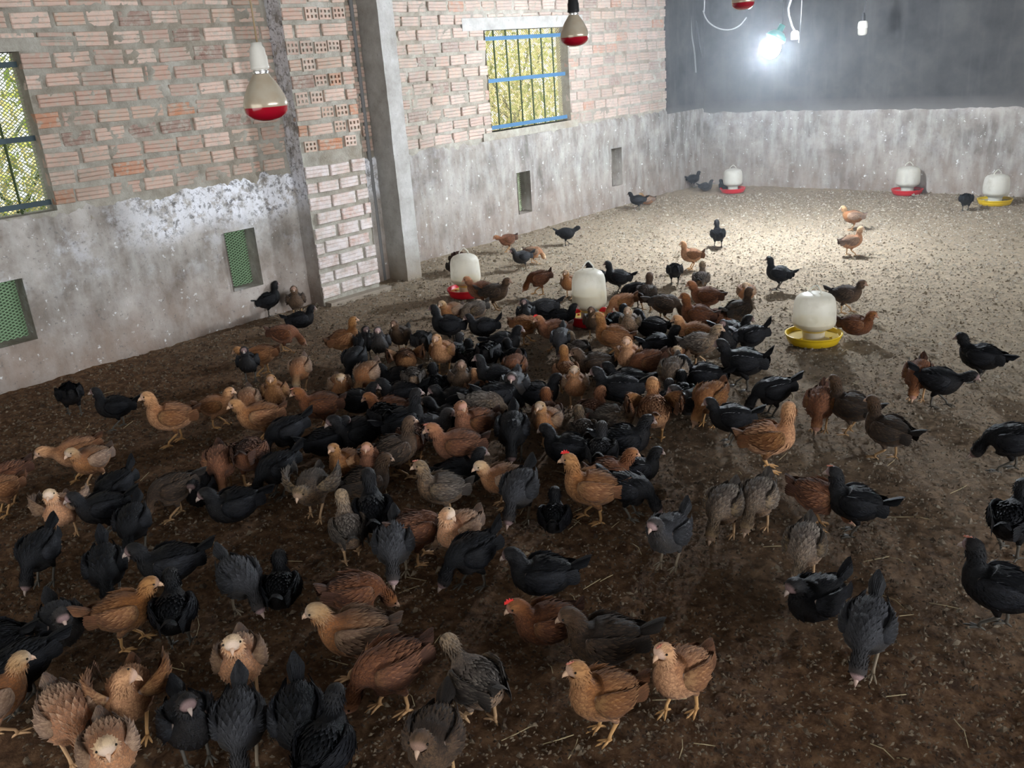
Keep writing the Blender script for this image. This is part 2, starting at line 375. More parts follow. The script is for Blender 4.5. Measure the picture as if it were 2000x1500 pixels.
b = MB(); b.box((X1-.16, -1.6, -.02), (X1-.15, 1.0, TOP)); b.build('wall_near_skin', M['mortar'], wl)

# ------------------------------------------------------------------ windows, nets, vents
def net(name, X, y0, y1, z0, z1, sp, w, mat, parent, ang=45, sag=.004):
    """woven plastic net: two families of diagonal strands"""
    m = MB()
    for fam in (0, 1):
        a = math.radians(ang if fam else 180-ang); dx, dz = math.cos(a), math.sin(a); nx_, nz_ = -dz, dx
        cy, cz = (y0+y1)/2, (z0+z1)/2; R = math.hypot(y1-y0, z1-z0)/2; n = int(R/sp)+1
        for k in range(-n, n+1):
            oy, oz = cy+nx_*k*sp, cz+nz_*k*sp; t0, t1 = -9, 9
            for (p, dd, lo, hi) in ((oy, dx, y0, y1), (oz, dz, z0, z1)):
                ta, tb = (lo-p)/dd, (hi-p)/dd
                if ta > tb: ta, tb = tb, ta
                t0, t1 = max(t0, ta), min(t1, tb)
            if t1-t0 < .004: continue
            x = X+(w*.5 if fam else -w*.5); s = 4; pts = []
            for i in range(s+1):
                t = t0+(t1-t0)*i/s; y, z = oy+dx*t, oz+dz*t; pts.append((x+sag*noise.noise(V((y*9, z*9, 1))), y, z))
            vs = []
            for p in pts: vs += [(p[0], p[1]-nx_*w/2, p[2]-nz_*w/2), (p[0]+w*.4, p[1], p[2]), (p[0], p[1]+nx_*w/2, p[2]+nz_*w/2)]
            m.add(vs, [(i*3+q, i*3+q+1, i*3+q+4, i*3+q+3) for i in range(s) for q in (0, 1)])
    return m.build(name, mat, parent, kind='stuff')
def pbar(m, p, q, w, t):
    p, q = V(p), V(q); d = (q-p).normalized(); s = d.cross(V((1, 0, 0))).normalized()*w/2; x = V((t/2, 0, 0))
    m.add([p-s-x, p+s-x, p+s+x, p-s+x, q-s-x, q+s-x, q+s+x, q-s+x], [(0,3,2,1),(4,5,6,7),(0,1,5,4),(1,2,6,5),(2,3,7,6),(3,0,4,7)])
w1 = empty('window_1', (X1-.1, 1.5, 1.4), kind='structure')
def rel(o, c): c.location = tuple(-v for v in o.location); return c
for z in (1.805, 1.40, 1.03):
    b = MB(); pbar(b, (X1-.07, .9, z), (X1-.07, 2.07, z), .03, .016); rel(w1, b.build('crossbar', M['dkblue'], w1))
for i, y in enumerate(np.linspace(1.0, 1.9, 5)):
    b = MB(); b.tube([(X1-.072, y, .985), (X1-.072, y, 1.87)], .008, 6); rel(w1, b.build('upright_bar', M['greenbar'], w1))
rel(w1, net('net', X1-.10, .9, 2.07, .985, 1.87, .0165, .0052, M['netpale'], w1, 38))
wn2 = empty('window_2', (X2-.1, 6.7, 1.4), kind='structure')
for z in (1.815, 1.45, 1.035):
    b = MB(); pbar(b, (X2-.05, 6.18, z), (X2-.05, 7.35, z), .034, .016); rel(wn2, b.build('crossbar', M['blue'], wn2))
for i in range(6):
    y = 6.18+1.17*(i+1)/7; b = MB(); b.tube([(X2-.052, y, 1.0), (X2-.052, y, 1.885)], .008, 6); rel(wn2, b.build('upright_bar', M['greenbar'], wn2))
rel(wn2, net('net', X2-.10, 6.18, 7.35, 1.0, 1.885, .0185, .0065, M['net2'], wn2, 40))
for (y0, y1, z0, z1), X, lab, mt, lw in ((VENT0, X1, 'low wall vent with torn green net at the left edge, below the near window', 'net', 1), (VENT1, X1, 'tall narrow wall vent with green net, left of the brick pier', 'net', 1),
                             (VENT2, X2, 'narrow wall vent with pale green net below the barred window', 'netpale', 1), (VENT3, X2, 'narrow wall vent closed with dusty net, nearest the back corner', 'net2', 1)):
    v = empty('wall_vent', (X-.11, (y0+y1)/2, z0), label=lab, cat='vent')
    n_ = net('net', X-.115, y0, y1, z0, z1, .017, .0075, M[mt], v, 28); rel(v, n_)
    b = MB(); b.box((X-.15, y0-.02, z0-.02), (X-.147, y1+.02, z1+.02)); rel(v, b.build('backing_sheet', plain('dusty_backing', (.16, .21, .14) if mt == 'net' else (.34, .33, .29), .9), v))

# ------------------------------------------------------------------ outside: sunlit bushes behind the windows
def leaf_mat():
    m = NM('bush_leaves', .7); a = m.n('ShaderNodeAttribute', attribute_name='tone').outputs['Fac']
    c = m.ramp(a, [(0, (.14, .22, .04)), (.35, (.42, .46, .10)), (.65, (.72, .64, .27)), (1, (.85, .77, .50))])
    t = m.n('ShaderNodeBsdfTranslucent'); m.l(c, t.inputs[0]); x = m.n('ShaderNodeMixShader'); x.inputs[0].default_value = .5
    m.out(c); o = m.nt.nodes['Material Output']; m.l(m.b.outputs[0], x.inputs[1]); m.l(t.outputs[0], x.inputs[2]); m.l(x.outputs[0], o.inputs[0]); return m.mat
LM = leaf_mat()
def bush(name, c, rad, n, label, sz=.045):
    vs = []; fs = []; tone = []; r = random.Random(name+str(c))
    e = empty(name, (c[0], c[1], 0), label=label, cat='bush')
    for k in range(n):
        u = V((r.gauss(0, 1), r.gauss(0, 1), r.gauss(0, 1))).normalized()*(r.random()**.45)
        p = V((u.x*rad[0], u.y*rad[1], c[2]+u.z*rad[2])); a = V((r.gauss(0, 1), r.gauss(0, 1), r.gauss(0, 1))).normalized(); q = a.orthogonal().normalized()
        L = sz*r.uniform(.6, 1.4); i = len(vs); vs += [p-a*L, p-q*L*.35+a.cross(q)*L*.1, p+a*L, p+q*L*.35+a.cross(q)*L*.1]; fs.append((i, i+1, i+2, i+3)); tone += [r.random()]*4
    me = pyd('foliage', vs, fs); at_ = me.attributes.new('tone', 'FLOAT', 'POINT'); at_.data.foreach_set('value', tone)
    link('foliage', me, [LM], e, 'stuff')
    b = MB()
    for k in range(6): b.tube([(0, 0, 0), (r.uniform(-.2, .2), r.uniform(-.3, .3), c[2]*.7), (r.uniform(-.5, .5)*rad[0], r.uniform(-.7, .7)*rad[1], c[2]+rad[2]*.5)], [.03, .02, .008], 6)
    b.build('stem', M['greenbar'], e)
bush('bush', (-7.7, 2.3, 1.1), (.9, 1.6, 1.5), 5200, 'sunlit green bush outside, seen through the near left window')
bush('bush', (-8.4, 9.2, 1.1), (.9, 2.0, 1.4), 6800, 'dry yellow-green bush outside, seen through the far barred window')
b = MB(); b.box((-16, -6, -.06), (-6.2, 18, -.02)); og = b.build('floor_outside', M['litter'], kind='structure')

# ------------------------------------------------------------------ floor
def grid_floor():
    x0, x1, y0, y1, st = -6.0, 7.5, -1.6, 9.9, .022
    nx_, ny_ = int((x1-x0)/st), int((y1-y0)/st); vs = []
    nz3 = noise.noise
    for j in range(ny_+1):
        y = y0+(y1-y0)*j/ny_
        for i in range(nx_+1):
            x = x0+(x1-x0)*i/nx_
            vs.append((x, y, .010*nz3(V((x*1.7, y*1.7, 0)))+.007*nz3(V((x*9, y*9, 4)))+.011*nz3(V((x*22, y*22, 8)))+.006*nz3(V((x*41, y*47, 2)))-.004))
    w = nx_+1; a = np.arange(nx_*ny_); i = a % nx_; j = a//nx_; b0 = j*w+i
    fs = np.stack([b0, b0+1, b0+w+1, b0+w], 1).tolist()
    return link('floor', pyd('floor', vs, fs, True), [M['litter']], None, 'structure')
grid_floor()
def flakes(name, n, lo, hi, seed, chunky=False):
    r = np.random.default_rng(seed); P = []
    while len(P) < n:                         # husks and crumbs over the part of the floor in view
        d = r.uniform(.9, 10.5, 4000)**1.0; a = r.uniform(-.95, .62, 4000)+PI/2+YAW
        X = d*np.cos(a); Y = d*np.sin(a); ok = (X > -5.87) & (X < 5) & (Y < 9.80) & ~((X < -5.55) & (Y < 4.75)); P += list(zip(X[ok], Y[ok], d[ok]))
    P = P[:n]; vs = []; fs = []; tone = []; t_ = r.random(n)
    for k, (x, y, d) in enumerate(P):
        L = r.uniform(lo, hi)*(1+.10*d); wd = L*r.uniform(.3, .7); a = r.uniform(0, 2*PI); c, s = math.cos(a), math.sin(a); z = r.uniform(.004, .012); q = r.uniform(-.35, .35)*L; h = L*r.uniform(.2, .55)
        i = len(vs); vs += [(x-c*L/2, y-s*L/2, z-q*.5), (x+s*wd/2, y-c*wd/2, z), (x+c*L/2, y+s*L/2, z+q*.5), (x-s*wd/2, y+c*wd/2, z), (x, y, z+h)]
        fs += [(i, i+1, i+4), (i+1, i+2, i+4), (i+2, i+3, i+4), (i+3, i, i+4)]; tone += [float(t_[k]**1.2 if t_[k] > .35 else 0)]*5
    me = pyd(name, vs, fs); me.attributes.new('tone', 'FLOAT', 'POINT').data.foreach_set('value', tone)
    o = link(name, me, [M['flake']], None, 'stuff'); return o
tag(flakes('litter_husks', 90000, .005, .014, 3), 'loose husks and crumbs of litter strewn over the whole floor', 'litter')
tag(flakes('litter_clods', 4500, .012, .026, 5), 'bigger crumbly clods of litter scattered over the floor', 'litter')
b = MB(); r = random.Random(77)
for k in range(170):
    d = r.uniform(1.3, 5.5); a = r.uniform(-.55, .5)+PI/2+YAW; x, y = d*math.cos(a), d*math.sin(a); q = r.uniform(0, PI); L = r.uniform(.015, .05)
    if x < -5.5: continue
    b.tube([(x-math.cos(q)*L, y-math.sin(q)*L, .006), (x, y, .012), (x+math.cos(q+.3)*L, y+math.sin(q+.3)*L, .008)], .0013, 4)
tag(b.build('straw', plain('straw', (.42, .34, .2), .8), kind='stuff'), 'thin bits of straw lying on the brown litter', 'straw')

# dusty air in the shed
hz = D.materials.new('dusty_air'); hz.use_nodes = True; nt = hz.node_tree; nt.nodes.clear(); o_ = nt.nodes.new('ShaderNodeOutputMaterial'); vs_ = nt.nodes.new('ShaderNodeVolumeScatter')
vs_.inputs['Color'].default_value = (.86, .92, 1.0, 1); vs_.inputs['Density'].default_value = .011; vs_.inputs['Anisotropy'].default_value = .35; nt.links.new(vs_.outputs[0], o_.inputs['Volume'])
b = MB(); b.box((-5.4, 4.4, .30), (2.5, 9.8, 3.05)); tag(b.build('dust_haze', hz, kind='stuff'), 'faint dusty haze hanging in the air at the lamp-lit end of the shed', 'haze')

# ------------------------------------------------------------------ drinkers
def jar_mat(name, col):
    m = NM(name, .38); m.b.inputs['Specular IOR Level'].default_value = .4
    c = m.mix(m.ramp(m.noise(m.pos(obj=True), 14, 5, .6), [(.5, 0.), (.75, .45)]), col, (.45, .40, .31)); m.out(c)
    t = m.n('ShaderNodeBsdfTranslucent'); m.l(c, t.inputs[0]); x = m.n('ShaderNodeMixShader'); x.inputs[0].default_value = .35
    tr = m.n('ShaderNodeBsdfTransparent'); y = m.n('ShaderNodeMixShader'); y.inputs[0].default_value = .30
    m.l(m.b.outputs[0], x.inputs[1]); m.l(t.outputs[0], x.inputs[2]); m.l(x.outputs[0], y.inputs[1]); m.l(tr.outputs[0], y.inputs[2])
    m.l(y.outputs[0], m.nt.nodes['Material Output'].inputs[0]); return m.mat
M['jar'] = jar_mat('milky_plastic', (.80, .78, .70)); M['water'] = plain('amber_water', (.55, .40, .10), .15)
M['water_clear'] = plain('clouded_water', (.42, .42, .38), .15)
def drinker(px, py, base, level, label, rz, s=1.0, wm='water', zs=1.0):
    p = at(px, py); e = empty('poultry_drinker', (p.x, p.y, .004), rz, label, 'drinker', 'bell drinkers standing on the litter'); e.scale = (s, s, s*zs)
    b = MB(); b.lathe([(0, 0), (.125, 0), (.136, .004), (.150, .036), (.154, .050), (.158, .052), (.158, .056), (.150, .056), (.146, .050), (.132, .010), (.085, .008), (.083, .020), (0, .020)], 40)
    tr = b.build('tray', M[base], e, True)
    for k in range(3):
        a = k*2.094+.4; b = MB(); b.tube([(.095*math.cos(a), .095*math.sin(a), .008), (.095*math.cos(a), .095*math.sin(a), .040)], [.011, .008], 8); b.build('lug', M[base], tr, True)
    b = MB(); b.lathe([(0, .034), (.144, .034)], 40); b.build('water', M[wm], e)
    b = MB(); b.lathe([(.060, .022), (.062, .060), (.066, .075), (.090, .090), (.108, .098), (.116, .112), (.1185, .126), (.1175, .165), (.1150, .205), (.1120, .235), (.1050, .258), (.090, .274), (.062, .285), (.030, .290), (0, .2905)], 44)
    b.build('jar', M['jar'], e, True)
    b = MB(); b.lathe([(.056, .024), (.058, .062), (.086, .093), (.103, .101), (.111, .114), (.113, .127)] + ([(.1135, level)] if level > .135 else []) + [(0, level)], 36); b.build('water_inside', M[wm], e, True)
    b = MB(); hw = .036; b.tube([(-hw, 0, .286), (-hw*1.02, 0, .302), (-.008, .004, .328), (.008, .004, .331), (hw*1.0, 0, .304), (hw, 0, .286)], .0042, 8)
    for sx in (-1, 1): b.tube([(sx*hw, -.010, .287), (sx*hw, .010, .287)], .007, 8)
    b.build('handle', M['jar'], e, True)
    return e
DRK = [drinker(1588, 669, 'yellow', .135, 'white jar drinker on a yellow tray, in the open floor right of the flock', -.2),
       drinker(1153, 632, 'red', .165, 'white jar drinker on a red tray, crowded by the flock, two chickens behind', .7, .94, 'water', 1.30),
       drinker(913, 578, 'red', .10, 'white jar drinker on a red tray, beside the concrete column', 1.1, .94, 'water', 1.15),
       drinker(1431, 376, 'red', .13, 'small far white drinker on a red tray, nearest the dark corner pillar', .5, .92, 'water_clear'),
       drinker(1771, 380, 'red', .13, 'far white drinker on a red tray, middle one along the back wall', .2, 1.0, 'water_clear'),
       drinker(1942, 400, 'yellow', .10, 'far white drinker on a yellow tray, by the back wall at the right edge', .9, .98, 'water_clear')]

# ------------------------------------------------------------------ lamps and cords
def glass_top():
    m = NM('silvered_glass', .22); m.b.inputs['Metallic'].default_value = .25; m.b.inputs['Specular IOR Level'].default_value = .6
    c = m.mix(m.ramp(m.noise(m.pos(obj=True), 18, 4), [(.4, 0.), (.7, .6)]), (.50, .44, .34), (.40, .29, .18)); return m.out(c)
M['silver'] = glass_top(); m_ = NM('red_glass', .12); m_.b.inputs['Specular IOR Level'].default_value = .7; M['redglass'] = m_.out((.30, .004, .016))
m_ = NM('collar', .2); m_.b.inputs['Metallic'].default_value = .9; M['chrome'] = m_.out((.8, .8, .78))
def point_at_depth(px, py, z): return V((0, 0, CAM_H)) + ray(px, py)*z
def heat_lamp(px, py, depth, label, sock, cordmat, lean=0.0):
    p = point_at_depth(px, py, depth); e = empty('heat_lamp', p, 0, label, 'lamp', 'red heat lamps hanging on cords')
    b = MB(); b.lathe([(0, 0), (.022, .0015), (.042, .008), (.055, .018), (.0605, .026), (.0625, .040)], 40); b.build('lens', M['redglass'], e, True)
    b = MB(); b.lathe([(.0625, .040), (.0635, .044), (.0632, .050), (.0615, .059), (.057, .072), (.050, .087), (.043, .101), (.034, .114), (.027, .124), (.0225, .131)], 40); b.build('reflector_bulb', M['silver'], e, True)
    b = MB(); b.lathe([(.0225, .130), (.020, .134), (.0235, .137), (.0205, .140), (.0205, .146)], 32); b.build('collar', M['chrome'], e, True)
    b = MB(); b.lathe([(.018, .142), (.026, .143), (.027, .150), (.0255, .153), (.0255, .178), (.023, .182), (.0215, .200), (.017, .205), (.015, .216), (0, .217)], 28); b.build('socket', sock, e, True)
    b = MB(); top = TOP-p.z; n = 14; b.tube([(.006*math.sin(i*.9), lean*(i/n)**1.5+.004*math.cos(i*1.3), .21+(top-.21)*i/n) for i in range(n+1)], .0028, 6); b.build('cord', cordmat, e, True)
    return e
heat_lamp(524, 236, 2.62, 'large red-lensed heat lamp in a white socket, in front of the brick pier', M['white_plastic'], plain('tan_cord', (.30, .22, .13), .6))
l2 = heat_lamp(1123, 91, 4.0, 'red heat lamp in a black sleeve, in front of the barred window', M['black_plastic'], M['cord'])
b = MB(); b.lathe([(.022, .20), (.021, .30), (.021, .62), (0, .62)], 20); b.build('black_sleeve', M['black_plastic'], l2, True)
heat_lamp(1451, 20, 5.0, 'red heat lamp cut by the top edge, above the lit bulb', M['white_plastic'], M['cord'])
# the lit LED bulb
g_ = at(1491, 478); LP = at(1505, 95, 1, g_.y)
e = empty('led_bulb', LP, 0, 'glaring lit white bulb with green cap, hung before the dark back wall', 'lamp')
em = D.materials.new('lit_bulb'); em.use_nodes = True; nt = em.node_tree; nt.nodes.remove(nt.nodes['Principled BSDF']); x = nt.nodes.new('ShaderNodeEmission')
x.inputs[0].default_value = (.84, .92, 1.0, 1); x.inputs[1].default_value = LED_STRENGTH; nt.links.new(x.outputs[0], nt.nodes['Material Output'].inputs[0])
b = MB(); b.lathe([(0, -.075), (.035, -.068), (.062, -.045), (.075, -.010), (.074, .025), (.060, .055), (.04, .065)], 28); TILT = Matrix.Rotation(math.radians(28), 4, V((_d.x, _d.y, 0)).normalized()); b.build('glowing_globe', em, e, True).matrix_local = TILT
b = MB(); b.lathe([(.041, .062), (.070, .070), (.080, .085), (.074, .11), (.045, .135), (.026, .142), (.024, .19), (0, .192)], 28); b.build('green_cap', plain('teal_green_cap', (.05, .42, .33), .4), e, True).matrix_local = TILT
b = MB(); q_ = TILT @ V((0, 0, .19)); b.tube([tuple(q_), tuple(q_+V((0, 0, .3))), (.01, 0, .8), (0, .01, TOP-LP.z)], .004, 6); b.build('cord', M['darkcord'], e)
# unlit bulb whose shadow falls on the back wall
S_ = at(1748, 38, 1, YB)
def pj(p):
    v = p-V((0, 0, CAM_H)); return 1000+FPX*v.dot(_r)/v.dot(_d)
t0, t1 = 0., 1.
for _ in range(30):
    t = (t0+t1)/2
    if pj(LP+(S_-LP)*t) < 1685: t0 = t
    else: t1 = t
UB = LP+(S_-LP)*t0
e = empty('capsule_bulb', UB, 0, 'small unlit white capsule bulb hanging right of the glaring bulb', 'lamp')
b = MB(); b.lathe([(0, -.075), (.030, -.073), (.041, -.062), (.043, -.04), (.043, -.012)], 24); b.build('diffuser', M['jar'], e, True)
b = MB(); b.lathe([(.043, -.012), (.046, -.008), (.045, .030), (.040, .048), (.024, .056), (0, .057)], 24); b.build('housing', M['white_plastic'], e, True)
b = MB(); b.lathe([(.019, .055), (.021, .06), (.020, .105), (.012, .125), (0, .127)], 18); b.build('socket', M['black_plastic'], e, True)
b = MB(); b.tube([(0, 0, .12), (.012, .004, .2), (0, 0, .45), (0, 0, TOP-UB.z)], .006, 6); b.build('cord', M['darkcord'], e)
def cordpath(name, pts, Y, rad, mat, label, cat='cord', up=True):
    P = [at(x, y, 1, Y) for x, y in pts]
    if up: P = [V((P[0].x, P[0].y, TOP))]+P
    Q = []
    for i in range(len(P)-1):
        p0, p1, p2, p3 = P[max(i-1, 0)], P[i], P[i+1], P[min(i+2, len(P)-1)]
        for k in range(6):
            t = k/6; Q.append(.5*((2*p1)+(p2-p0)*t+(2*p0-5*p1+4*p2-p3)*t*t+(3*p1-p0-3*p2+p3)*t*t*t))
    Q.append(P[-1]); b = MB(); b.tube(Q, rad, 6); return tag(b.build(name, mat, None, True), label, cat), P[-1]
e = empty('hanging_socket', at(1553, 64, 1, 7.7), 0, 'white socket dangling on a pale cord, just right of the glaring bulb', 'socket')
b = MB(); b.lathe([(0, .02), (.018, .018), (.030, .010), (.034, 0), (.034, -.052), (.028, -.056), (.028, -.03), (0, -.03)], 20); b.build('holder', M['white_plastic'], e, True)
P = [at(x, y, 1, 7.7)-e.location for x, y in ((1545, 0), (1540, 16), (1541, 30), (1547, 50), (1553, 62))]
b = MB(); b.tube([(P[0].x, P[0].y, TOP-e.location.z)]+P, .0085, 6); b.build('cord', M['cord'], e, True)
cordpath('loose_cord', [(1566, 0), (1564, 40), (1560, 84)], 7.9, .004, M['cord'], 'thin straight cord hanging beside the dangling white socket')
cordpath('looped_cord', [(1376, 0), (1374, 22), (1383, 42), (1402, 55), (1424, 58), (1444, 50), (1458, 34)], 8.2, .006, M['cord'], 'pale cord hanging in a loop below the topmost heat lamp')
cordpath('corner_cord', [(1348, 0), (1338, 38), (1330, 90), (1326, 145)], 9.6, .010, M['cord'], 'grey cord hanging down the corner, left strand')
cordpath('corner_cord', [(1349, 0), (1350, 60), (1356, 100), (1359, 142)], 9.6, .010, M['cord'], 'grey cord hanging down the corner, middle strand')
cordpath('corner_cord', [(1354, 0), (1362, 55), (1371, 112)], 9.7, .009, M['darkcord'], 'shadow of a cord in the corner, modelled as a dark right strand')  # a cord's shadow, built as a solid dark strand

# ------------------------------------------------------------------ chickens
def feather_mat(name, stops, lace, mott, mcol, rough, belly=None, sheen=0, face=(.4, .3, .25)):
    m = NM(name, rough); m.b.inputs['Specular IOR Level'].default_value = .18 if sheen == 0 else .16
    uv = m.n('ShaderNodeUVMap'); uv.uv_map = 'plume'; sx = m.n('ShaderNodeSeparateXYZ'); m.l(uv.outputs[0], sx.inputs[0])
    a = m.n('ShaderNodeAttribute', attribute_name='edge').outputs['Fac']; bel = m.n('ShaderNodeAttribute', attribute_name='belly').outputs['Fac']
    p = m.pos((1, 1, 1), True); c = m.ramp(sx.outputs['X'], stops)
    if belly: c = m.mix(m.math('MULTIPLY', bel, .85), c, belly)
    c = m.mix(m.ramp(m.noise(m.pos((.6, 1.6, 1.6), True), 55, 4, .65, .5), [(.45, 0.), (.58, mott)]), c, mcol)
    v = m.n('ShaderNodeTexVoronoi', feature='DISTANCE_TO_EDGE'); v.inputs['Scale'].default_value = 1.0; mp = m.n('ShaderNodeMapping'); mp.inputs['Scale'].default_value = (75, 120, 120); m.l(m.n('ShaderNodeTexCoord').outputs['Object'], mp.inputs[0]); m.l(mp.outputs[0], v.inputs['Vector'])
    c = m.mix(m.math('MULTIPLY', m.ramp(v.outputs['Distance'], [(.0, .55), (.16, 0.)]), m.ramp(sx.outputs['X'], [(.66, 1.), (.8, 0.)])), c, mcol)
    c = m.mix(m.ramp(sx.outputs['X'], [(.925, 0.), (.965, .9)]), c, face)
    c = m.mix(m.math('MULTIPLY', m.math('POWER', a, 1.5), .85), c, lace)
    oi = m.n('ShaderNodeObjectInfo').outputs['Random']; hs = m.n('ShaderNodeHueSaturation'); m.l(c, hs.inputs['Color'])
    m.l(m.math('ADD', m.math('MULTIPLY', oi, .5), .55), hs.inputs['Value']); m.l(m.math('ADD', m.math('MULTIPLY', oi, -.15), 1.04), hs.inputs['Saturation']); c = hs.outputs[0]
    m.bump(m.noise(m.pos((.5, 2, 2), True), 170, 3, .6), .7, .004)
    m.b.inputs['Sheen Weight'].default_value = .06 if sheen == 0 else 0
    return m.out(c)
# ramp runs tail (0) -> back (.5) -> neck (.75) -> crown (1)
SCH = {
 'K': dict(n='black', s=[(0, (.006, .007, .008)), (.55, (.008, .009, .011)), (.8, (.013, .013, .014)), (1, (.024, .021, .02))], lace=(.020, .023, .031), mott=.45, mc=(.0035, .0035, .0045), r=.55, sh=1, belly=(.022, .02, .02), leg=(.10, .09, .075), face=(.30, .20, .19), beak=(.36, .28, .24)),
 'G': dict(n='grey-black', s=[(0, (.018, .019, .023)), (.5, (.045, .047, .055)), (.78, (.04, .036, .035)), (1, (.075, .06, .055))], lace=(.09, .093, .105), mott=.5, mc=(.018, .018, .02), r=.6, sh=0, belly=(.05, .04, .032), leg=(.25, .2, .14), face=(.50, .33, .32), beak=(.5, .36, .3)),
 'O': dict(n='orange-buff', s=[(0, (.11, .05, .022)), (.3, (.27, .11, .038)), (.6, (.44, .18, .055)), (.8, (.56, .27, .10)), (1, (.60, .33, .14))], lace=(.56, .29, .13), mott=.5, mc=(.16, .06, .024), r=.8, sh=0, belly=(.52, .26, .11), leg=(.60, .34, .14), face=(.66, .42, .30), beak=(.62, .40, .26)),
 'R': dict(n='red-brown', s=[(0, (.04, .02, .013)), (.3, (.15, .055, .022)), (.65, (.26, .088, .028)), (.85, (.36, .14, .05)), (1, (.44, .21, .08))], lace=(.36, .15, .065), mott=.4, mc=(.07, .028, .018), r=.8, sh=0, belly=(.30, .12, .055), leg=(.55, .32, .15), face=(.55, .28, .2), beak=(.55, .36, .25)),
 'D': dict(n='dark brown', s=[(0, (.022, .018, .016)), (.5, (.055, .034, .022)), (.8, (.10, .055, .03)), (1, (.17, .10, .055))], lace=(.14, .085, .045), mott=.45, mc=(.02, .015, .012), r=.7, sh=0, belly=(.15, .085, .045), leg=(.45, .28, .14), face=(.36, .22, .16), beak=(.5, .34, .24)),
 'P': dict(n='cream-headed buff', s=[(0, (.14, .09, .06)), (.35, (.30, .13, .055)), (.6, (.48, .19, .07)), (.78, (.64, .38, .18)), (1, (.74, .57, .37))], lace=(.60, .40, .25), mott=.35, mc=(.17, .09, .055), r=.8, sh=0, belly=(.62, .28, .11), leg=(.62, .38, .2), face=(.74, .55, .42), beak=(.62, .42, .3)),
 'T': dict(n='tan-and-grey', s=[(0, (.06, .055, .052)), (.4, (.16, .12, .095)), (.7, (.28, .19, .115)), (1, (.46, .32, .18))], lace=(.36, .31, .25), mott=.6, mc=(.045, .035, .03), r=.8, sh=0, belly=(.40, .24, .13), leg=(.56, .36, .2), face=(.5, .34, .24), beak=(.55, .38, .27)),
}
for k, s in SCH.items():
    s['feather'] = feather_mat(s['n'].replace('-', '_').replace(' ', '_')+'_feathers', s['s'], s['lace'], s['mott'], s['mc'], s['r'], s['belly'], s['sh'], s['face'])
    wst = [(p*.9, tuple(v*.62 for v in c)) for p, c in s['s']]
    if k in 'KG': wst = [(0, (.006, .007, .009)), (.35, (.018, .020, .026)), (.6, (.012, .013, .016)), (1, (.022, .024, .03))]
    if k == 'P': wst = [(0, (.10, .08, .07)), (.5, (.26, .17, .12)), (1, (.42, .26, .15))]
    s['wing'] = feather_mat(s['n'].replace('-', '_').replace(' ', '_')+'_wing', wst, s['lace'], min(1, s['mott']+.25), s['mc'], s['r'], None, s['sh'])
    s['legm'] = plain('leg_skin', s['leg'], .6, 0, .2); s['beakm'] = plain('beak_horn', s['beak'], .4, 0, .1)
M['eye'] = plain('eye_black', (.01, .008, .006), .1); M['comb'] = plain('comb_red', (.62, .035, .03), .5); M['comb_pale'] = plain('comb_pink', (.42, .15, .10), .6)
M['feather_white'] = plain('white_throat_down', (.55, .55, .54), .8)

def cr(P, t):
    n = len(P)-1; i = min(int(t*n), n-1); u = t*n-i; p = [P[max(i-1, 0)], P[i], P[i+1], P[min(i+2, n)]]
    return tuple(.5*(2*b_+(c-a)*u+(2*a-5*b_+4*c-d)*u*u+(3*b_-a-3*c+d)*u**3) for a, b_, c, d in zip(*p))
# spine stations: x, y, z, half width, half height
BODY = [(-.112, 0, .162, .014, .012), (-.096, 0, .154, .034, .030), (-.066, 0, .143, .053, .049), (-.024, 0, .136, .062, .059), (.020, 0, .137, .062, .060), (.052, 0, .146, .052, .052)]
NECK = dict(
 A=[(.072, 0, .170, .031, .033), (.079, 0, .193, .022, .023), (.082, 0, .210, .0185, .020), (.090, 0, .227, .020, .021), (.106, 0, .231, .0185, .019), (.120, 0, .226, .010, .010)],
 B=[(.076, 0, .163, .032, .034), (.088, 0, .180, .023, .024), (.094, 0, .194, .0195, .021), (.103, 0, .207, .020, .021), (.119, 0, .209, .0185, .0185), (.133, 0, .203, .010, .010)],
 C=[(.080, 0, .148, .034, .035), (.098, 0, .132, .021, .022), (.108, 0, .113, .0165, .017), (.115, 0, .095, .0185, .019), (.126, 0, .080, .0180, .0185), (.139, 0, .068, .009, .0095)],
 S=[(.072, 0, .166, .032, .034), (.079, 0, .186, .024, .026), (.084, 0, .199, .0205, .021), (.095, 0, .209, .020, .021), (.111, 0, .210, .0185, .0185), (.124, 0, .204, .010, .010)],
 L=[(.071, .002, .170, .031, .033), (.078, .006, .194, .022, .023), (.080, .010, .213, .019, .020), (.083, .017, .231, .020, .021), (.086, .033, .237, .0185, .019), (.088, .047, .232, .010, .010)],
 F=[(.082, 0, .158, .031, .032), (.104, 0, .170, .021, .022), (.122, 0, .180, .0175, .018), (.140, 0, .189, .0195, .020), (.157, 0, .189, .018, .018), (.171, 0, .183, .010, .010)],
 N=[(.070, .006, .170, .032, .034), (.074, .018, .188, .024, .026), (.070, .032, .196, .021, .021), (.058, .046, .193, .020, .021), (.042, .055, .183, .018, .018), (.030, .058, .174, .009, .009)])
NECK['R'] = [(x, -y, z, a, b_) for x, y, z, a, b_ in NECK['L']]
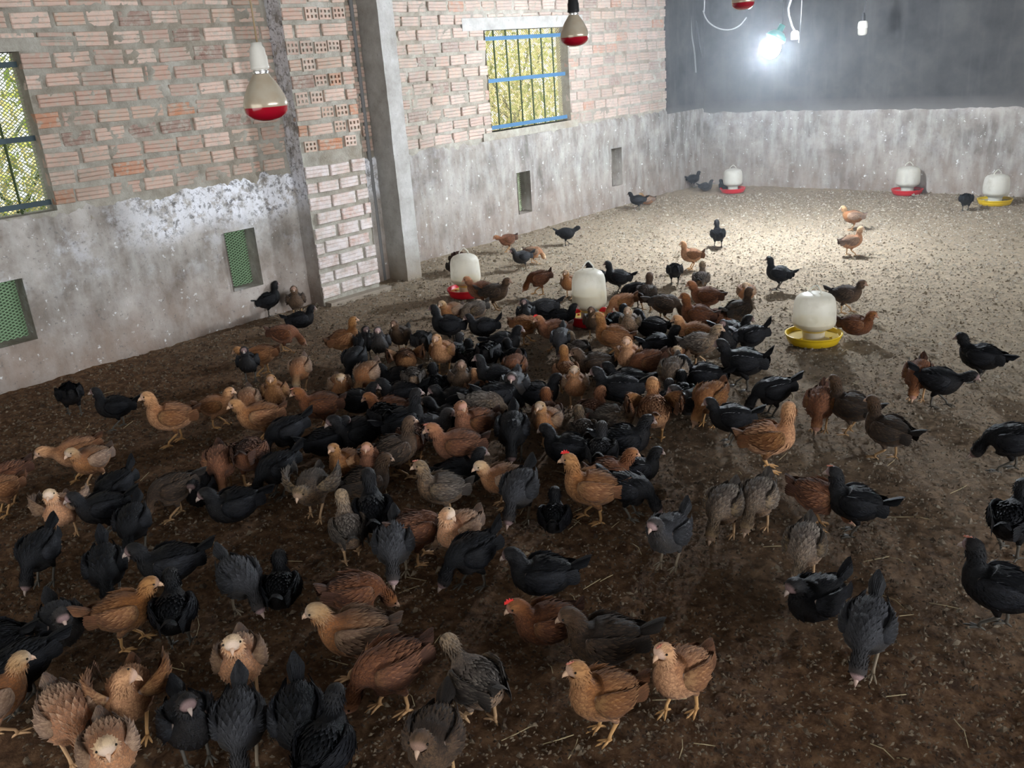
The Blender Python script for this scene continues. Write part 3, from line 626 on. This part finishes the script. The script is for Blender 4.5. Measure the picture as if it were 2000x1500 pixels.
def pose_body(pose):
    pitch = {'A': -8, 'C': 9, 'F': 4, 'S': 0, 'N': -4}.get(pose, -3); dz = -.052 if pose in 'S' else 0
    P = [BODY[i] for i in range(6)]+NECK[pose]; c, s = math.cos(math.radians(pitch)), math.sin(math.radians(pitch)); out = []
    for i, (x, y, z, w, h) in enumerate(P):
        if i >= 8: w *= 1.28; h *= 1.25
        if i == 7: w *= .90; h *= .90
        zz = z-.14; k = 1 if pose != 'C' or i < 7 else 1 - .0
        X = x*c+zz*s; Z = -x*s+zz*c
        if pose == 'C' and i >= 6: X, Z = x*1.0+.0, z-.14-.018
        out.append((X*.86+(.004 if i >= 8 else 0), y, Z+.14+dz, w, h))
    return out
def frames(P, n):
    pts = [cr(P, k/(n-1)) for k in range(n)]; S = V((0, 1, 0)); out = []
    for k in range(n):
        a, b_ = V(pts[max(k-1, 0)][:3]), V(pts[min(k+1, n-1)][:3]); T = (b_-a).normalized(); S = (S-T*S.dot(T)).normalized(); out.append((V(pts[k][:3]), T, S, T.cross(S), max(.002, pts[k][3]), max(.002, pts[k][4])))
    return out
def feathered(name, fr, seg, seed, tipL=1.35, lift=.0035, t0=0, t1=1, wing=False, face_from=.86):
    vs = []; uv = []; ed = []; be = []; fs = []; n = len(fr); sd = seed*7.3
    for i, (p, T, S, U, w, h) in enumerate(fr):
        t = t0+(t1-t0)*i/(n-1)
        for k in range(seg):
            a = 2*PI*(k+.5*(i % 2))/seg; ca, sa = math.cos(a), math.sin(a); q = 1+.05*noise.noise(V((p.x*60+sd, ca*2, sa*2)))
            if not wing and sa < 0 and t < .6: q *= 1+.10*abs(sa)
            vs.append(p+S*(w*q*ca)+U*(h*q*sa)); uv.append((t, k/seg)); ed.append(0.); be.append(max(0, min(1, -sa*1.3+.25)) if not wing else 0)
    for i in range(n-1):
        o = i % 2
        for k in range(seg):
            a, b_ = i*seg+k, i*seg+(k+1) % seg; c, d = (i+1)*seg+k, (i+1)*seg+(k+1) % seg
            fs += [(a, b_, c), (b_, d, c)] if o == 0 else [(a, b_, d), (a, d, c)]
    i0 = len(vs); vs.append(fr[0][0]-fr[0][1]*fr[0][4]*.8); uv.append((t0, 0)); ed.append(0.); be.append(0.); vs.append(fr[-1][0]+fr[-1][1]*fr[-1][4]*.7); uv.append((t1, 0)); ed.append(0.); be.append(0.)
    for k in range(seg): fs += [((k+1) % seg, k, i0), ((n-1)*seg+k, (n-1)*seg+(k+1) % seg, i0+1)]
    r = random.Random(seed)
    for i in range(2, n-1):                      # overlapping feather tips, each grown out of the skin and lying towards the tail
        t = i/(n-1)
        if not wing and t > face_from: break
        for k in range(seg):
            a, b_ = i*seg+k, i*seg+(k+1) % seg; m_ = (vs[a]+vs[b_])/2; p, T, S, U, w, h = fr[i]; N = (m_-p).normalized(); bk = fr[max(i-2, 0)]
            step = (fr[i][0]-fr[i-1][0]).length; L = step*tipL*r.uniform(1.0, 1.7)+.003
            tp = m_-T*L; kk = max(0, i-1-int(L/max(step, 1e-4)))   # follow the body as it narrows
            q = fr[kk]; d = tp-q[0]; rad = math.hypot(d.dot(S)/max(q[4], .004), d.dot(U)/max(q[5], .004))
            if rad > 1.0: tp = q[0]+d*((1.0+lift/ max(q[4], .012))/rad)
            else: tp = m_-T*L+N*lift
            tp = tp+N*r.uniform(0, lift)+S*r.uniform(-.003, .003)
            j = len(vs); vs.append(tp); uv.append((t0+(t1-t0)*(i-1)/(n-1), k/seg)); ed.append(r.uniform(.4, 1)); be.append(be[a]); fs.append((a, j, b_))
    me = pyd(name, vs, fs, True); U_ = me.uv_layers.new(name='plume'); li = np.zeros(len(me.loops), 'i'); me.loops.foreach_get('vertex_index', li)
    U_.data.foreach_set('uv', np.array(uv, 'f')[li].ravel()); me.attributes.new('edge', 'FLOAT', 'POINT').data.foreach_set('value', ed); me.attributes.new('belly', 'FLOAT', 'POINT').data.foreach_set('value', be)
    return me
def blades(name, L, base_t, seed):
    """flight feathers: L = list of (root, tip, width); thin curved blades fanned side by side and joined at the root"""
    vs = []; fs = []; uv = []; ed = []; r = random.Random(seed)
    for a, b_, w, nrm in L:
        a, b_, nrm = V(a), V(b_), V(nrm).normalized(); d = (b_-a); s = d.cross(nrm).normalized(); i = len(vs)
        for f, ww in ((0, .35), (.35, .9), (.75, 1.), (.93, .7), (1, .12)):
            c = a+d*f+nrm*(.10*d.length*math.sin(f*2.6)); vs += [c-s*w*ww/2, c+nrm*.0012, c+s*w*ww/2]; uv += [(base_t, 0)]*3; ed += [.25+.5*f*r.random(), 0., .1]
        for k in range(4): fs += [(i+k*3, i+k*3+1, i+k*3+4, i+k*3+3), (i+k*3+1, i+k*3+2, i+k*3+5, i+k*3+4)]
    me = pyd(name, vs, fs, True); U_ = me.uv_layers.new(name='plume'); li = np.zeros(len(me.loops), 'i'); me.loops.foreach_get('vertex_index', li)
    U_.data.foreach_set('uv', np.array(uv, 'f')[li].ravel()); me.attributes.new('edge', 'FLOAT', 'POINT').data.foreach_set('value', ed); me.attributes.new('belly', 'FLOAT', 'POINT').data.foreach_set('value', [0.]*len(vs))
    return me
def merge(name, a, b_):
    bm = bmesh.new(); bm.from_mesh(a); bm.from_mesh(b_); me = D.meshes.new(name); bm.to_mesh(me); bm.free(); return me
def leg_mesh(side, stride):
    """feathered thigh (slot 0), scaly shank with three front toes and a back toe (slot 1); origin on the ground under the hip"""
    m = MB(); y = 0; hip = (0, 0, .105); hock = (-.018+stride*.3, 0, .062); ank = (.006+stride, 0, .012)
    m.tube([(.012, -side*.006, .128), hip, (-.008+stride*.12, 0, .084), hock], [.030, .0265, .017, .0078], 10, 0)
    m.tube([hock, (hock[0]+.004, 0, .054), (ank[0]-.004, 0, .026), ank], [.0068, .0055, .0046, .0058], 7, 1)
    for a, L in ((-.55, .034), (0, .042), (.50, .035), (PI+side*.25, .018)):
        c, s = math.cos(a), math.sin(a); m.tube([(ank[0], 0, .010), (ank[0]+c*L*.35, s*L*.35, .0085), (ank[0]+c*L*.8, s*L*.8, .005), (ank[0]+c*L, s*L, .0022)], [.0048, .0040, .0031, .001], 6, 1)
    me = m.mesh('leg', True); n = len(me.vertices); U_ = me.uv_layers.new(name='plume'); U_.data.foreach_set('uv', [.45, 0.]*len(me.loops))
    me.attributes.new('edge', 'FLOAT', 'POINT').data.foreach_set('value', [0.15]*n); me.attributes.new('belly', 'FLOAT', 'POINT').data.foreach_set('value', [.7]*n)
    return me
def beak_mesh():
    m = MB(); m.tube([(-.004, 0, 0), (.004, 0, .001), (.012, 0, -.001), (.019, 0, -.006)], [.0078, .0062, .0038, .0006], 8); m.tube([(-.002, 0, -.005), (.006, 0, -.005), (.013, 0, -.007)], [.0055, .004, .0008], 6); return m.mesh('beak', True)
def comb_mesh(big):
    h = .016 if big else .007; vs = []; prof = [(-.016, 0), (-.013, h*.7), (-.009, h*.5), (-.005, h), (-.001, h*.6), (.004, h*.95), (.008, h*.5), (.012, h*.6), (.015, 0)]
    for s in (-1, 1):
        for x, z in prof: vs.append((x, s*.0018, z))
    n = len(prof); fs = [tuple(range(n-1, -1, -1)), tuple(range(n, 2*n))]+[(i, i+1, n+i+1, n+i) for i in range(n-1)]
    return pyd('comb', vs, fs)
NB, SEG = 32, 18
PB = {}
for ps in NECK:
    P = pose_body(ps); fr = frames(P, NB); hd = fr[int(NB*.93)]; tip = fr[-1]
    PB[ps] = dict(me=feathered('body', fr, SEG, ord(ps), 1.3, .0058), fr=fr, head=fr[-4], tip=tip, P=P)
for d_ in PB.values():
    for i in range(1): d_['me'].materials.append(None)
def wing_mesh(side, seed, spread=0.0):
    st = [(.052, .034, .010, .004, .010), (.040, .049, .008, .010, .026), (.012, .058, .004, .012, .036), (-.025, .057, 0, .010, .036), (-.062, .046, .004, .008, .026), (-.098, .030, .010, .005, .010)]
    if spread: st = [(x+.01*i*spread, y+.030*i*spread, z+.018*i*spread, w, h*1.1) for i, (x, y, z, w, h) in enumerate(st)]
    P = [(x, side*y, z, w, h) for x, y, z, w, h in st][::-1]; fr = frames([(x*.88, y*1.10, z, w, h) for x, y, z, w, h in P], 16); a = feathered('wing', fr, 12, seed, 1.5, .0045, 0, 1, True)
    L = []
    for k in range(6):
        f = k/5; r0 = V((-.045-.02*f, side*(.050-.012*f), .012-.028*f)); t0 = V((-.118-.006*math.sin(f*3), side*(.022+.006*f), .018-.040*f))
        if spread: r0 += V((.02, side*.08, .05))*spread; t0 += V((.03, side*(.16-.03*f), .09))*spread
        L.append((r0, t0, .016, (0, side, .1)))
    return merge('wing', a, blades('w', L, .12, seed))
WG = {(s, v): wing_mesh(s, 3+v, 0 if v < 3 else .42) for s in (1, -1) for v in range(4)}
def tail_mesh(up, ln, seed):
    L = []
    for k in range(9):
        f = (k-4)/4; a = math.radians(up); d = V((-math.cos(a), 0, math.sin(a)))
        L.append(((.012, f*.008, .002-abs(f)*.004), d*ln*(1-.22*abs(f))+V((0, f*.016, -abs(f)*.012)), .020, (-.2, f*.8, .9)))
    return blades('tail', L, .03, seed)
TL = {(u, l): tail_mesh(u, l, u) for u in (5, 28, 55) for l in (.050, .078)}
LG = {(s, t): leg_mesh(s, t) for s in (1, -1) for t in (-.028, 0., .028)}; BK = beak_mesh(); CM = {0: comb_mesh(False), 1: comb_mesh(True)}
m_ = MB(); m_.lathe([(0, -.0036), (.0026, -.0022), (.0036, 0), (.0026, .0022), (0, .0036)], 8); EY = m_.mesh('eye', True)
m_ = MB(); m_.tube([(0, 0, .012), (.002, 0, -.004), (-.001, 0, -.022), (-.003, 0, -.034)], [.004, .009, .010, .004], 8); TH = m_.mesh('throat', True)
for me in list(WG.values())+list(TL.values()): me.materials.append(None)
for me in LG.values(): me.materials.append(None); me.materials.append(None)
for me in (BK, EY, TH, *CM.values()): me.materials.append(None)
def child(name, me, mats, parent, loc=(0, 0, 0), rot=None, mat4=None):
    o = D.objects.new(name, me); COL.objects.link(o); o.parent = parent
    for i, m in enumerate(mats): o.material_slots[i].link = 'OBJECT'; o.material_slots[i].material = m
    if mat4 is not None: o.matrix_local = mat4
    else:
        o.location = loc
        if rot: o.rotation_euler = rot
    return o
def fmat(p, T, S, U):
    m = Matrix.Identity(4)
    for i, v in enumerate((T, S, U)):
        for k in range(3): m[k][i] = v[k]
    for k in range(3): m[k][3] = p[k]
    return m
POSEN = {'A': 'standing upright', 'B': 'standing', 'C': 'pecking', 'S': 'crouching', 'L': 'standing with head turned', 'R': 'standing with head turned', 'F': 'running', 'N': 'preening'}
def chicken(x, y, h, sch, pose, size, label, opts, group, idx):
    s = SCH[sch]; r = random.Random(idx*31+5); p = V((x, y, 0)); aw = math.atan2(y, x); rz = aw-PI/2+math.radians(h)
    e = empty('chicken', (x, y, .002), rz, label, 'chicken', group); e.scale = (size,)*3
    B = PB[pose]; sit = pose == 'S'; dz = -.052 if sit else 0; fm, wm = s['feather'], s['wing']
    body = child('body', B['me'], [fm], e)
    p0, T, S, U, w, hh = B['head']; hm = fmat(p0, T, S, U)
    tp = B['tip']; child('beak', BK, [s['beakm']], e, mat4=fmat(tp[0]+tp[1]*.003, tp[1], tp[2], tp[3]))
    for sd in (1, -1): child('eye', EY, [M['eye']], body, mat4=fmat(p0+S*sd*w*.93+U*hh*.22+T*.004, T, U, S*sd))
    if 'c' in opts or 'm' in opts: child('comb', CM[1 if 'c' in opts else 0], [M['comb' if 'c' in opts else 'comb_pale']], e, mat4=fmat(p0+U*hh*.8+T*.006, T, S, U))
    if 'w' in opts: q = B['fr'][int(NB*.80)]; child('throat_patch', TH, [M['feather_white']], body, mat4=fmat(q[0]+q[1]*0-q[3]*0+q[1].cross(q[2])*(-q[5]*.6) , q[3]*-1, q[2], q[1]))['label'] = 'white throat'
    pit = {'A': -8, 'C': 9, 'F': 4, 'S': 0, 'N': -4}.get(pose, -3)
    for sd in (1, -1):
        v = 3 if 'v' in opts else r.randrange(3)
        child('wing', WG[sd, v], [wm], e, loc=(0, 0, .146+dz), rot=(0, math.radians(pit), 0))
    q = B['fr'][1]; up = 55 if 'u' in opts else (5 if 'd' in opts else 28)
    child('tail', TL[up, .078 if (sch in 'KGD' or 't' in opts) else .050], [wm], e, loc=tuple(q[0]), rot=(0, math.radians(pit*.5), 0))
    if not sit:
        a = r.choice((-.028, 0., .028)) if pose not in 'F' else .028
        for sd in (1, -1): child('leg', LG[sd, a*sd if a else 0.], [fm, s['legm']], e, loc=(-.004, sd*.030, 0), rot=(0, 0, -sd*.06))
    return e
# photograph x, y of the feet; heading (0 right, 90 away, 180 left, 270 towards the viewer); feather kind; pose; size; options; what sets it apart
FLOCK = '''
530 618 20 K A 1 w|alone against the limewashed wall, nearest the green vent
583 620 268 D A 1 w|facing out beside the brick pier foot
592 645 5 K S .95 -|low in front of the two at the pier
562 690 355 R C 1 -|brown-backed, on bare floor below the pier
512 735 168 O F 1 -|striding along the wall on empty litter
494 745 262 K A .9 w|pale throat, standing below the striding buff one
592 760 250 P C .9 -|cream crown, alone behind the long-necked buff pair
678 702 15 O A 1.05 -|tall behind black ones, head high toward the pier
698 745 245 K C 1.05 u|tail up, under the tall buff one
722 706 285 K A .9 -|behind, first of a dark pair by the tall buff one
740 708 270 G A .95 -|pink face, second of the dark pair by the tall buff one
786 692 245 D A .9 -|small and dark, alone at the flock's rear rim
722 775 235 P C 1 -|cream crown lowered, ruffled back, in the rear of the flock
668 778 275 P S .9 -|pale smudge of a bird between two buff birds
545 812 262 O A 1 -|long neck raised, behind the biggest buff pair
632 842 178 R B 1.15 m|dark-winged, striding over the big black one
515 866 185 O B 1.2 -|sleek back, first of the big pair facing the wall
430 834 345 O B .85 -|small, facing away from the sleek big one
492 826 262 P C .9 -|pale crown pointing out, between two buff birds
147 812 95 K C 1 u|alone near the wall foot, tail up
233 838 176 K A .95 w|alert behind the large lone buff bird
344 868 178 O A 1.3 -|large, alone on bare floor facing the wall
160 935 190 O F 1.1 -|rushing low behind the small cream-faced one
190 948 215 P B .95 -|sharp cream face, eyes half shut, beside a rushing bird
25 985 192 R C 1.1 -|red-brown back cut by the frame edge
12 1005 200 O B 1 -|pale leg showing, at the frame edge
133 1052 252 P A 1.1 v|wings out and breast to the viewer
235 1008 215 K C 1.1 u|tail up, upper of the black cluster by the winged cream one
212 1048 185 K B 1.1 -|broad, middle of the black cluster by the winged cream one
272 1078 250 K C 1.05 -|head down, lower of the black cluster by the winged cream one
92 1140 235 K C 1.15 -|round back, pecking alone on the open litter
222 1172 262 K C 1.15 u|upright tail, squatting beside the long glossy black one
345 1168 178 K B 1.25 -|long and glossy, facing the squatting one
132 1262 275 G S 1.2 -|round body and pink face lifted
262 1262 348 O B 1.15 t|dark tail and cream cheek, in front of black birds
355 1262 80 K B 1.15 -|dark hump behind the cream-cheeked one
5 1320 150 K B 1.1 -|cut off at the frame edge, uppermost
55 1378 182 K C 1.25 d|large, lower corner, over the cream face
10 1440 5 P B 1.15 -|only its cream face reaching in, bottom corner
155 1478 280 P C 1.2 -|cream crown bowed, brown body, bottom corner group
272 1432 255 O L 1.15 v|wing flung out, beside the bowed cream crown
388 1490 275 K A 1.2 -|tall narrow dark shape between two buff birds
485 1492 258 G C 1.15 -|mottled back, pecking at the bottom
600 1490 262 K C 1.25 u|pink face and long raised tail, at the bottom
485 1365 262 P A 1.2 -|white cheeks, orange breast, looking straight out
482 1195 292 G C 1.1 -|pink face at the ground, one of a grey pair
555 1188 80 K S 1.1 -|back turned, joined to its pecking grey neighbour
705 1315 172 P B 1.35 -|sleek with yellow crown, long profile
706 1225 10 R C 1.15 -|blurred behind the sleek yellow-crowned profile
770 1388 192 R C 1.35 -|low head, overlapping the sleek yellow-crowned one
938 1412 118 T F 1.25 -|seen from behind, neck stretched, one leg showing
1070 1262 192 R S 1.2 cu|red comb, beside the big olive-grey one
1182 1302 180 D S 1.4 t|big olive-grey, resting between two buff birds
1182 1438 205 O A 1.15 m|fluffy, nearest the viewer in full view
1330 1392 232 O A 1.15 m|fluffy, half turned, single at the flock's front corner
858 1530 250 D B 1.2 -|only its back reaching in at the bottom, centre
650 1540 60 K B 1.2 -|only its back reaching in at the bottom, under raised tail
235 1545 268 P B 1.15 -|pale crown barely reaching in at the bottom
868 1012 182 T A 1.15 m|streaked crown and pink face, orange breast
985 990 198 P B 1.05 -|round cream head, orange breast, before the black ones
735 1065 88 K A 1.3 -|tall dark back turned, centre front of the flock
692 1092 95 T A 1.1 -|tan back turned, leaning on the tall dark one
822 1098 25 R C 1.2 -|broad rump behind the pink-faced grey one
778 1128 262 G C 1.15 -|bowed, pink face, in front of a broad brown rump
902 1098 228 P L 1.15 -|clear eye, cream head, at the flock's front
925 1148 205 K C 1.15 u|raised rump, head down before the clear-eyed cream one
1060 1168 176 K S 1.3 t|long straight tail and pink face, lying in profile
1085 1042 85 K S .9 -|small dark ball under the red-combed tall one
1018 1018 245 G C 1.2 -|streaky grey back, beside the red-combed tall one
1158 1018 178 O A 1.35 c|tall with bright red comb, front of the flock
1235 1012 338 K C 1.05 -|pecking outward, touching the red-combed tall one
1242 950 15 K S 1 -|round, behind the one pecking outward
1306 1108 240 G B 1.15 ut|single dark bird, legs clear, front edge of open floor
1500 920 12 O L 1.3 -|big fluffed, smeared by movement, beside open floor
1412 1050 248 T C 1.1 -|dappled cream head, pecking, first of a pair
1478 1035 250 T C 1.1 u|raised grey rump, pecking, second of a pair
1600 1032 350 R C 1.1 -|cream face tucked beside the glossy black one
1660 1045 176 K A 1.15 tm|glossy, pale beak, full profile on open floor
1568 1132 262 T C 1.05 u|thin grey-and-orange, seen head-on, tail up
1590 1216 228 K S 1.25 u|puffed into a ball on the open litter
1688 1305 262 G C 1.2 u|slim grey, raised tail, lowest on the open litter
1938 1228 172 K A 1.3 m|tall, pink face, at the frame edge low down
1968 1085 80 K B 1.25 -|back turned at the frame edge, above the pink-faced tall one
1965 922 180 K C 1.15 d|leaning forward, cut by the frame edge
1728 898 152 D A 1.1 -|brown hood, last of a row of three
1652 848 160 D A 1.1 -|dark with tan face, middle of a row of three
1603 842 264 R C 1.05 u|orange crown bowed, first of a row of three
1505 815 200 K C 1.05 t|glossy, pecking beside the blurred buff one's tail
1425 868 188 K B 1 -|blue-black, next to the fluffed blurred buff one
1800 785 262 R C 1 u|orange-fronted, tail up, tangled with a black one
1822 792 350 K F 1.05 -|blurred, tangled with an orange-fronted one
1908 748 163 K B 1.15 d|stocky, profile, beyond the tangled pair
1519 567 163 K A 1 t|single, crisp profile, on the brightest floor
1402 484 100 K A .95 -|upright, lone, behind the brightest floor
1350 527 190 O A .95 u|lone, tail cocked, under the upright black one
1318 557 92 K C .85 -|round rump, lone, beside the cocked-tail one
1369 575 80 T A .9 -|thin neck stretched, back turned, in bright light
1457 590 268 P S .9 -|plump, lone on bright floor behind the flock
1664 450 176 P B 1.05 -|rear one of two together on the bright open floor
1662 500 22 P A .95 -|front one of two together on the bright open floor
1885 413 95 K C .9 -|small, lone, beside the far yellow drinker
1355 367 35 K B .85 -|far off in the corner, upright
1379 375 10 G S .75 -|tiny grey lump in the far corner
1413 374 120 K S .7 -|tucked behind the far corner drinker
1245 411 172 K B .9 -|slim, at the wall base under the dusty vent
1264 402 170 P S .8 -|small pale one behind the slim wall-base bird
1108 480 15 K F .9 -|dashing along the wall base, smeared
992 492 200 R F .85 -|ghostly, smeared, by the wall base
1020 528 205 G B .85 -|little, grey-backed, pale legs, above the pecking brown one
1044 516 5 P C .75 -|tiny pale one tail to tail with a grey one
898 530 70 R C .9 u|rear lifted, behind the drinker at the column
886 536 100 D S .8 -|dark scrap beside the drinker at the column
942 602 175 R B 1.1 -|drinking at the tray by the column
970 606 350 D B 1.05 -|hind of the pair at the column drinker
1053 576 187 R C 1.05 u|pecking alone, wing ruffled, above the flock
1113 583 250 P A .9 -|small, front-on, beside the crowded drinker
1168 572 172 K A .95 -|neck up, just behind the crowded drinker
1207 574 172 K A 1.05 t|tall profile, second behind the crowded drinker
1263 608 70 D A 1 -|slim, upright, back turned, by a pecking black one
1238 602 185 K C .9 -|head down next to the slim upright brown one
1062 638 178 G F 1 -|skinny, stepping out toward the column
1100 642 0 K S .9 -|dumpy, touching the crowded drinker
1030 646 262 K A .85 -|little, front-on, behind the rump of a buff one
885 642 225 P B .9 -|white-faced, peeping behind the alert black profile
928 642 205 T C .95 -|ruffled, between the column drinker and the flock
878 676 174 K A 1.15 t|alert clear profile, outermost at the flock's rear
946 676 190 K B .95 u|pointed tail cocked, near the alert black profile
868 730 250 O A 1.05 -|cream head high, breast out, in the rear middle
828 704 95 G C .95 -|striped rump beside the cream head held high
988 694 355 K S 1.1 d|very large dark mound, rear centre
925 728 95 K S 1.05 -|first of three dark mounds, rear centre
955 732 80 K C 1.1 -|second of three dark mounds, rear centre
1005 728 110 K S 1.1 -|third of three dark mounds, blue sheen, rear centre
1030 672 10 O C .95 -|orange hunch on a bare patch
1083 683 195 R B 1 c|ruddy face, by a striped grey one
1098 700 262 G C .85 -|striped small bird on the bare patch rim
1198 702 165 O A 1.2 -|big orange back just below the crowded drinker
1160 662 262 D A .8 -|small head poking up against the red tray
1207 650 60 K S .95 -|glossy hump touching the red tray
1215 626 200 O C .9 -|orange ruffle behind the red tray
1232 668 258 T A .9 w|speckled, pale-throated, among black backs near the drinker
1272 665 150 K S 1.15 -|broad, first of two dark backs below the drinker
1292 700 20 K S 1.15 -|broad, second of two dark backs below the drinker
1300 632 10 D C 1.05 d|dark brown back at the flock's bright rim
1378 618 176 R B 1.1 d|cream-beaked profile at the flock's bright rim
1362 658 172 R A 1.15 -|ruddy crown, middle of three stacked profiles
1355 694 176 O B 1.1 -|pink cheek, lowest of three stacked profiles
1438 645 40 D A 1.05 -|highest head at the bright corner of the flock
1410 646 350 R S 1 -|tan back under the highest head
1432 672 0 K S 1.05 -|blue-black shoulder at the bright corner
1458 700 198 K C 1 u|cocked tail at the flock's bright corner
1425 700 250 K A .95 -|upright neck beside the long-tailed one
1368 716 5 T B 1.1 -|grey-brown striped back with bent neck
1448 762 174 K B 1.35 tu|long raised tail, biggest at the bright corner
1370 770 170 K S 1.35 -|broad velvet back inside the bright corner
1315 775 258 T C 1.1 -|tan, bowed, pressed on a velvet black back
1325 722 265 P S .85 -|cream crown among brown and black backs
1230 742 262 O A 1.1 -|front-on, clear eye, heart of the flock
1262 752 205 R C 1 -|reddish rump next to the clear-eyed buff one
1160 742 190 D S 1.2 -|round bronze back in the heart of the flock
1130 706 120 T S .9 -|tan nape behind the round bronze back
1108 772 95 O A 1 -|neck up, back turned, in front of bronze back
1126 796 268 P A .95 -|front-on below the back-turned buff neck
1222 775 178 K S 1.2 d|long flat dark back, centre
1208 812 182 K B 1.25 w|white-napped, under the long flat dark back
1278 862 92 O B 1.35 v|big orange rear with loose wings, flock's open side
1308 812 80 G S .9 -|dark sliver behind the big orange rear
1385 832 238 O C 1.15 -|raised orange rump on the flock's open side
1345 815 200 G S 1.05 -|dull grey back between two orange rumps
1160 836 60 R S 1.1 -|plain red-brown back, centre
1200 846 5 T S 1.1 -|streaked tan back, centre
1225 896 12 K S 1.25 -|large rounded black back behind the red comb
1175 916 85 G S 1.1 -|blue-tinged wings behind the red comb
1140 874 100 T S 1 -|striped wings above the red comb
1108 912 158 K S 1.2 -|black shoulders just behind the red comb
1072 872 245 P A .95 -|small cream face peeping over the red comb
1072 842 92 R S 1.15 -|brown back with white wing edge, centre
1005 898 264 K C 1.2 -|face down to the viewer, white tips, centre
1015 802 262 G B 1.1 -|purplish breast, pale beak, centre
1008 760 255 R C .95 -|ruffled white-and-brown wing, centre rear
938 790 95 O S 1 -|orange rump among black ones, centre rear
905 782 275 D A .95 -|orange beak open, next to an orange rump
964 780 185 K A 1 -|slim black neck over an orange rump
850 784 92 K S 1.15 -|barred tail coverts, rear half of the flock
816 782 90 T C .95 -|dull tan tail-up shape by barred coverts
798 744 92 O C 1 v|spread orange wings, rear rim
778 765 180 K S 1 -|black back in front of spread orange wings
785 800 185 K S 1.15 -|dark back above the sleeping-looking red-brown one
762 830 178 R S 1.1 -|dozing, head drawn in, among black
802 874 22 K A 1.2 w|white throat and pink beak, flock middle
692 884 195 K S 1.35 -|largest dark mass, wall side of the flock
655 893 15 K S 1.15 -|dark belly next to the largest dark mass
565 896 200 K C 1.1 -|dark, between orange-red neck and brown ones
498 948 72 R C 1.3 -|orange-red arched neck, wall side
442 958 264 R C 1.15 -|cream crown bowed, brown back, wall side
548 970 208 K C 1.15 m|pinkish comb, head down over the stretched one
462 1025 188 K S 1.3 d|stretched flat, white cheek, wall side front
618 1012 248 T F 1.2 v|bare legs braced, wings half open
682 952 230 O A .95 -|small buff head next to a dark hump
722 980 20 D S 1.3 -|rounded dark brown hump, front third
768 940 18 D A 1.15 w|pink beak toward the open floor, dark hood
745 948 260 R A .9 -|face only, under the dark-hooded one
812 905 95 R C 1.05 -|fiery rump deep among black birds
900 932 180 R B 1.25 m|mottled back, yellowish face, in full profile
932 880 210 R L 1.15 -|breast bright, brown shoulders, centre
952 838 0 T C 1.05 -|streaked hackles, centre
872 848 150 K S 1.1 -|flat black back, centre, before streaked hackles
905 952 5 K S 1.15 d|black back in front of the mottled profile
1202 958 15 R S 1.15 u|ruffled brown rump behind the red-combed one
348 1010 185 D C 1.1 d|thin-legged brown smear beside the stretched one
395 992 250 K S 1 -|dark head tucked above a white cheek
1652 612 355 D B .95 -|half hidden behind the yellow tray drinker
1672 660 350 R S .95 -|fluffed, in the shade of the yellow tray drinker
890 712 60 G S 1 -|dull grey, wedged between dark mounds
885 812 200 K S 1.1 -|plain black, wedged behind streaked hackles
978 822 20 K C 1.1 -|black, head hidden, centre of the crowd
838 868 340 G S 1.1 -|dusty black, next to the fiery rump
760 868 100 K C 1.15 -|head hidden, between dozing and white-throated ones
705 812 350 K S 1.05 -|dark back behind the largest dark mass
1052 800 10 K S 1.1 -|black wedge beside the white-edged brown back
1330 800 90 K S 1 -|black behind the raised orange rump
'''
rows = [l for l in FLOCK.strip().split('\n')]; pts = []
for l in rows:
    a, ph = l.split('|'); x, y, h, sc, ps, sz, op = a.split()
    p = at(float(x), float(y)); pts.append([p.x, p.y, float(h), sc, ps, (.93 if 600 < float(y) < 950 else .88)*(1+.55*(float(sz)-1)), op, ph])
for it in range(30):                          # birds shoulder to shoulder, not inside one another
    for i in range(len(pts)):
        for j in range(i):
            dx, dy = pts[i][0]-pts[j][0], pts[i][1]-pts[j][1]; d = math.hypot(dx, dy)+1e-6; m_ = .125*(pts[i][5]+pts[j][5])/2
            if d < m_:
                k = (m_-d)/2/d*.5; pts[i][0] += dx*k; pts[i][1] += dy*k; pts[j][0] -= dx*k; pts[j][1] -= dy*k
for i, (x, y, h, sc, ps, sz, op, ph) in enumerate(pts):
    chicken(x, y, h, sc, ps, sz, SCH[sc]['n']+' chicken '+POSEN[ps]+', '+ph, op, 'young chickens of the flock', i)
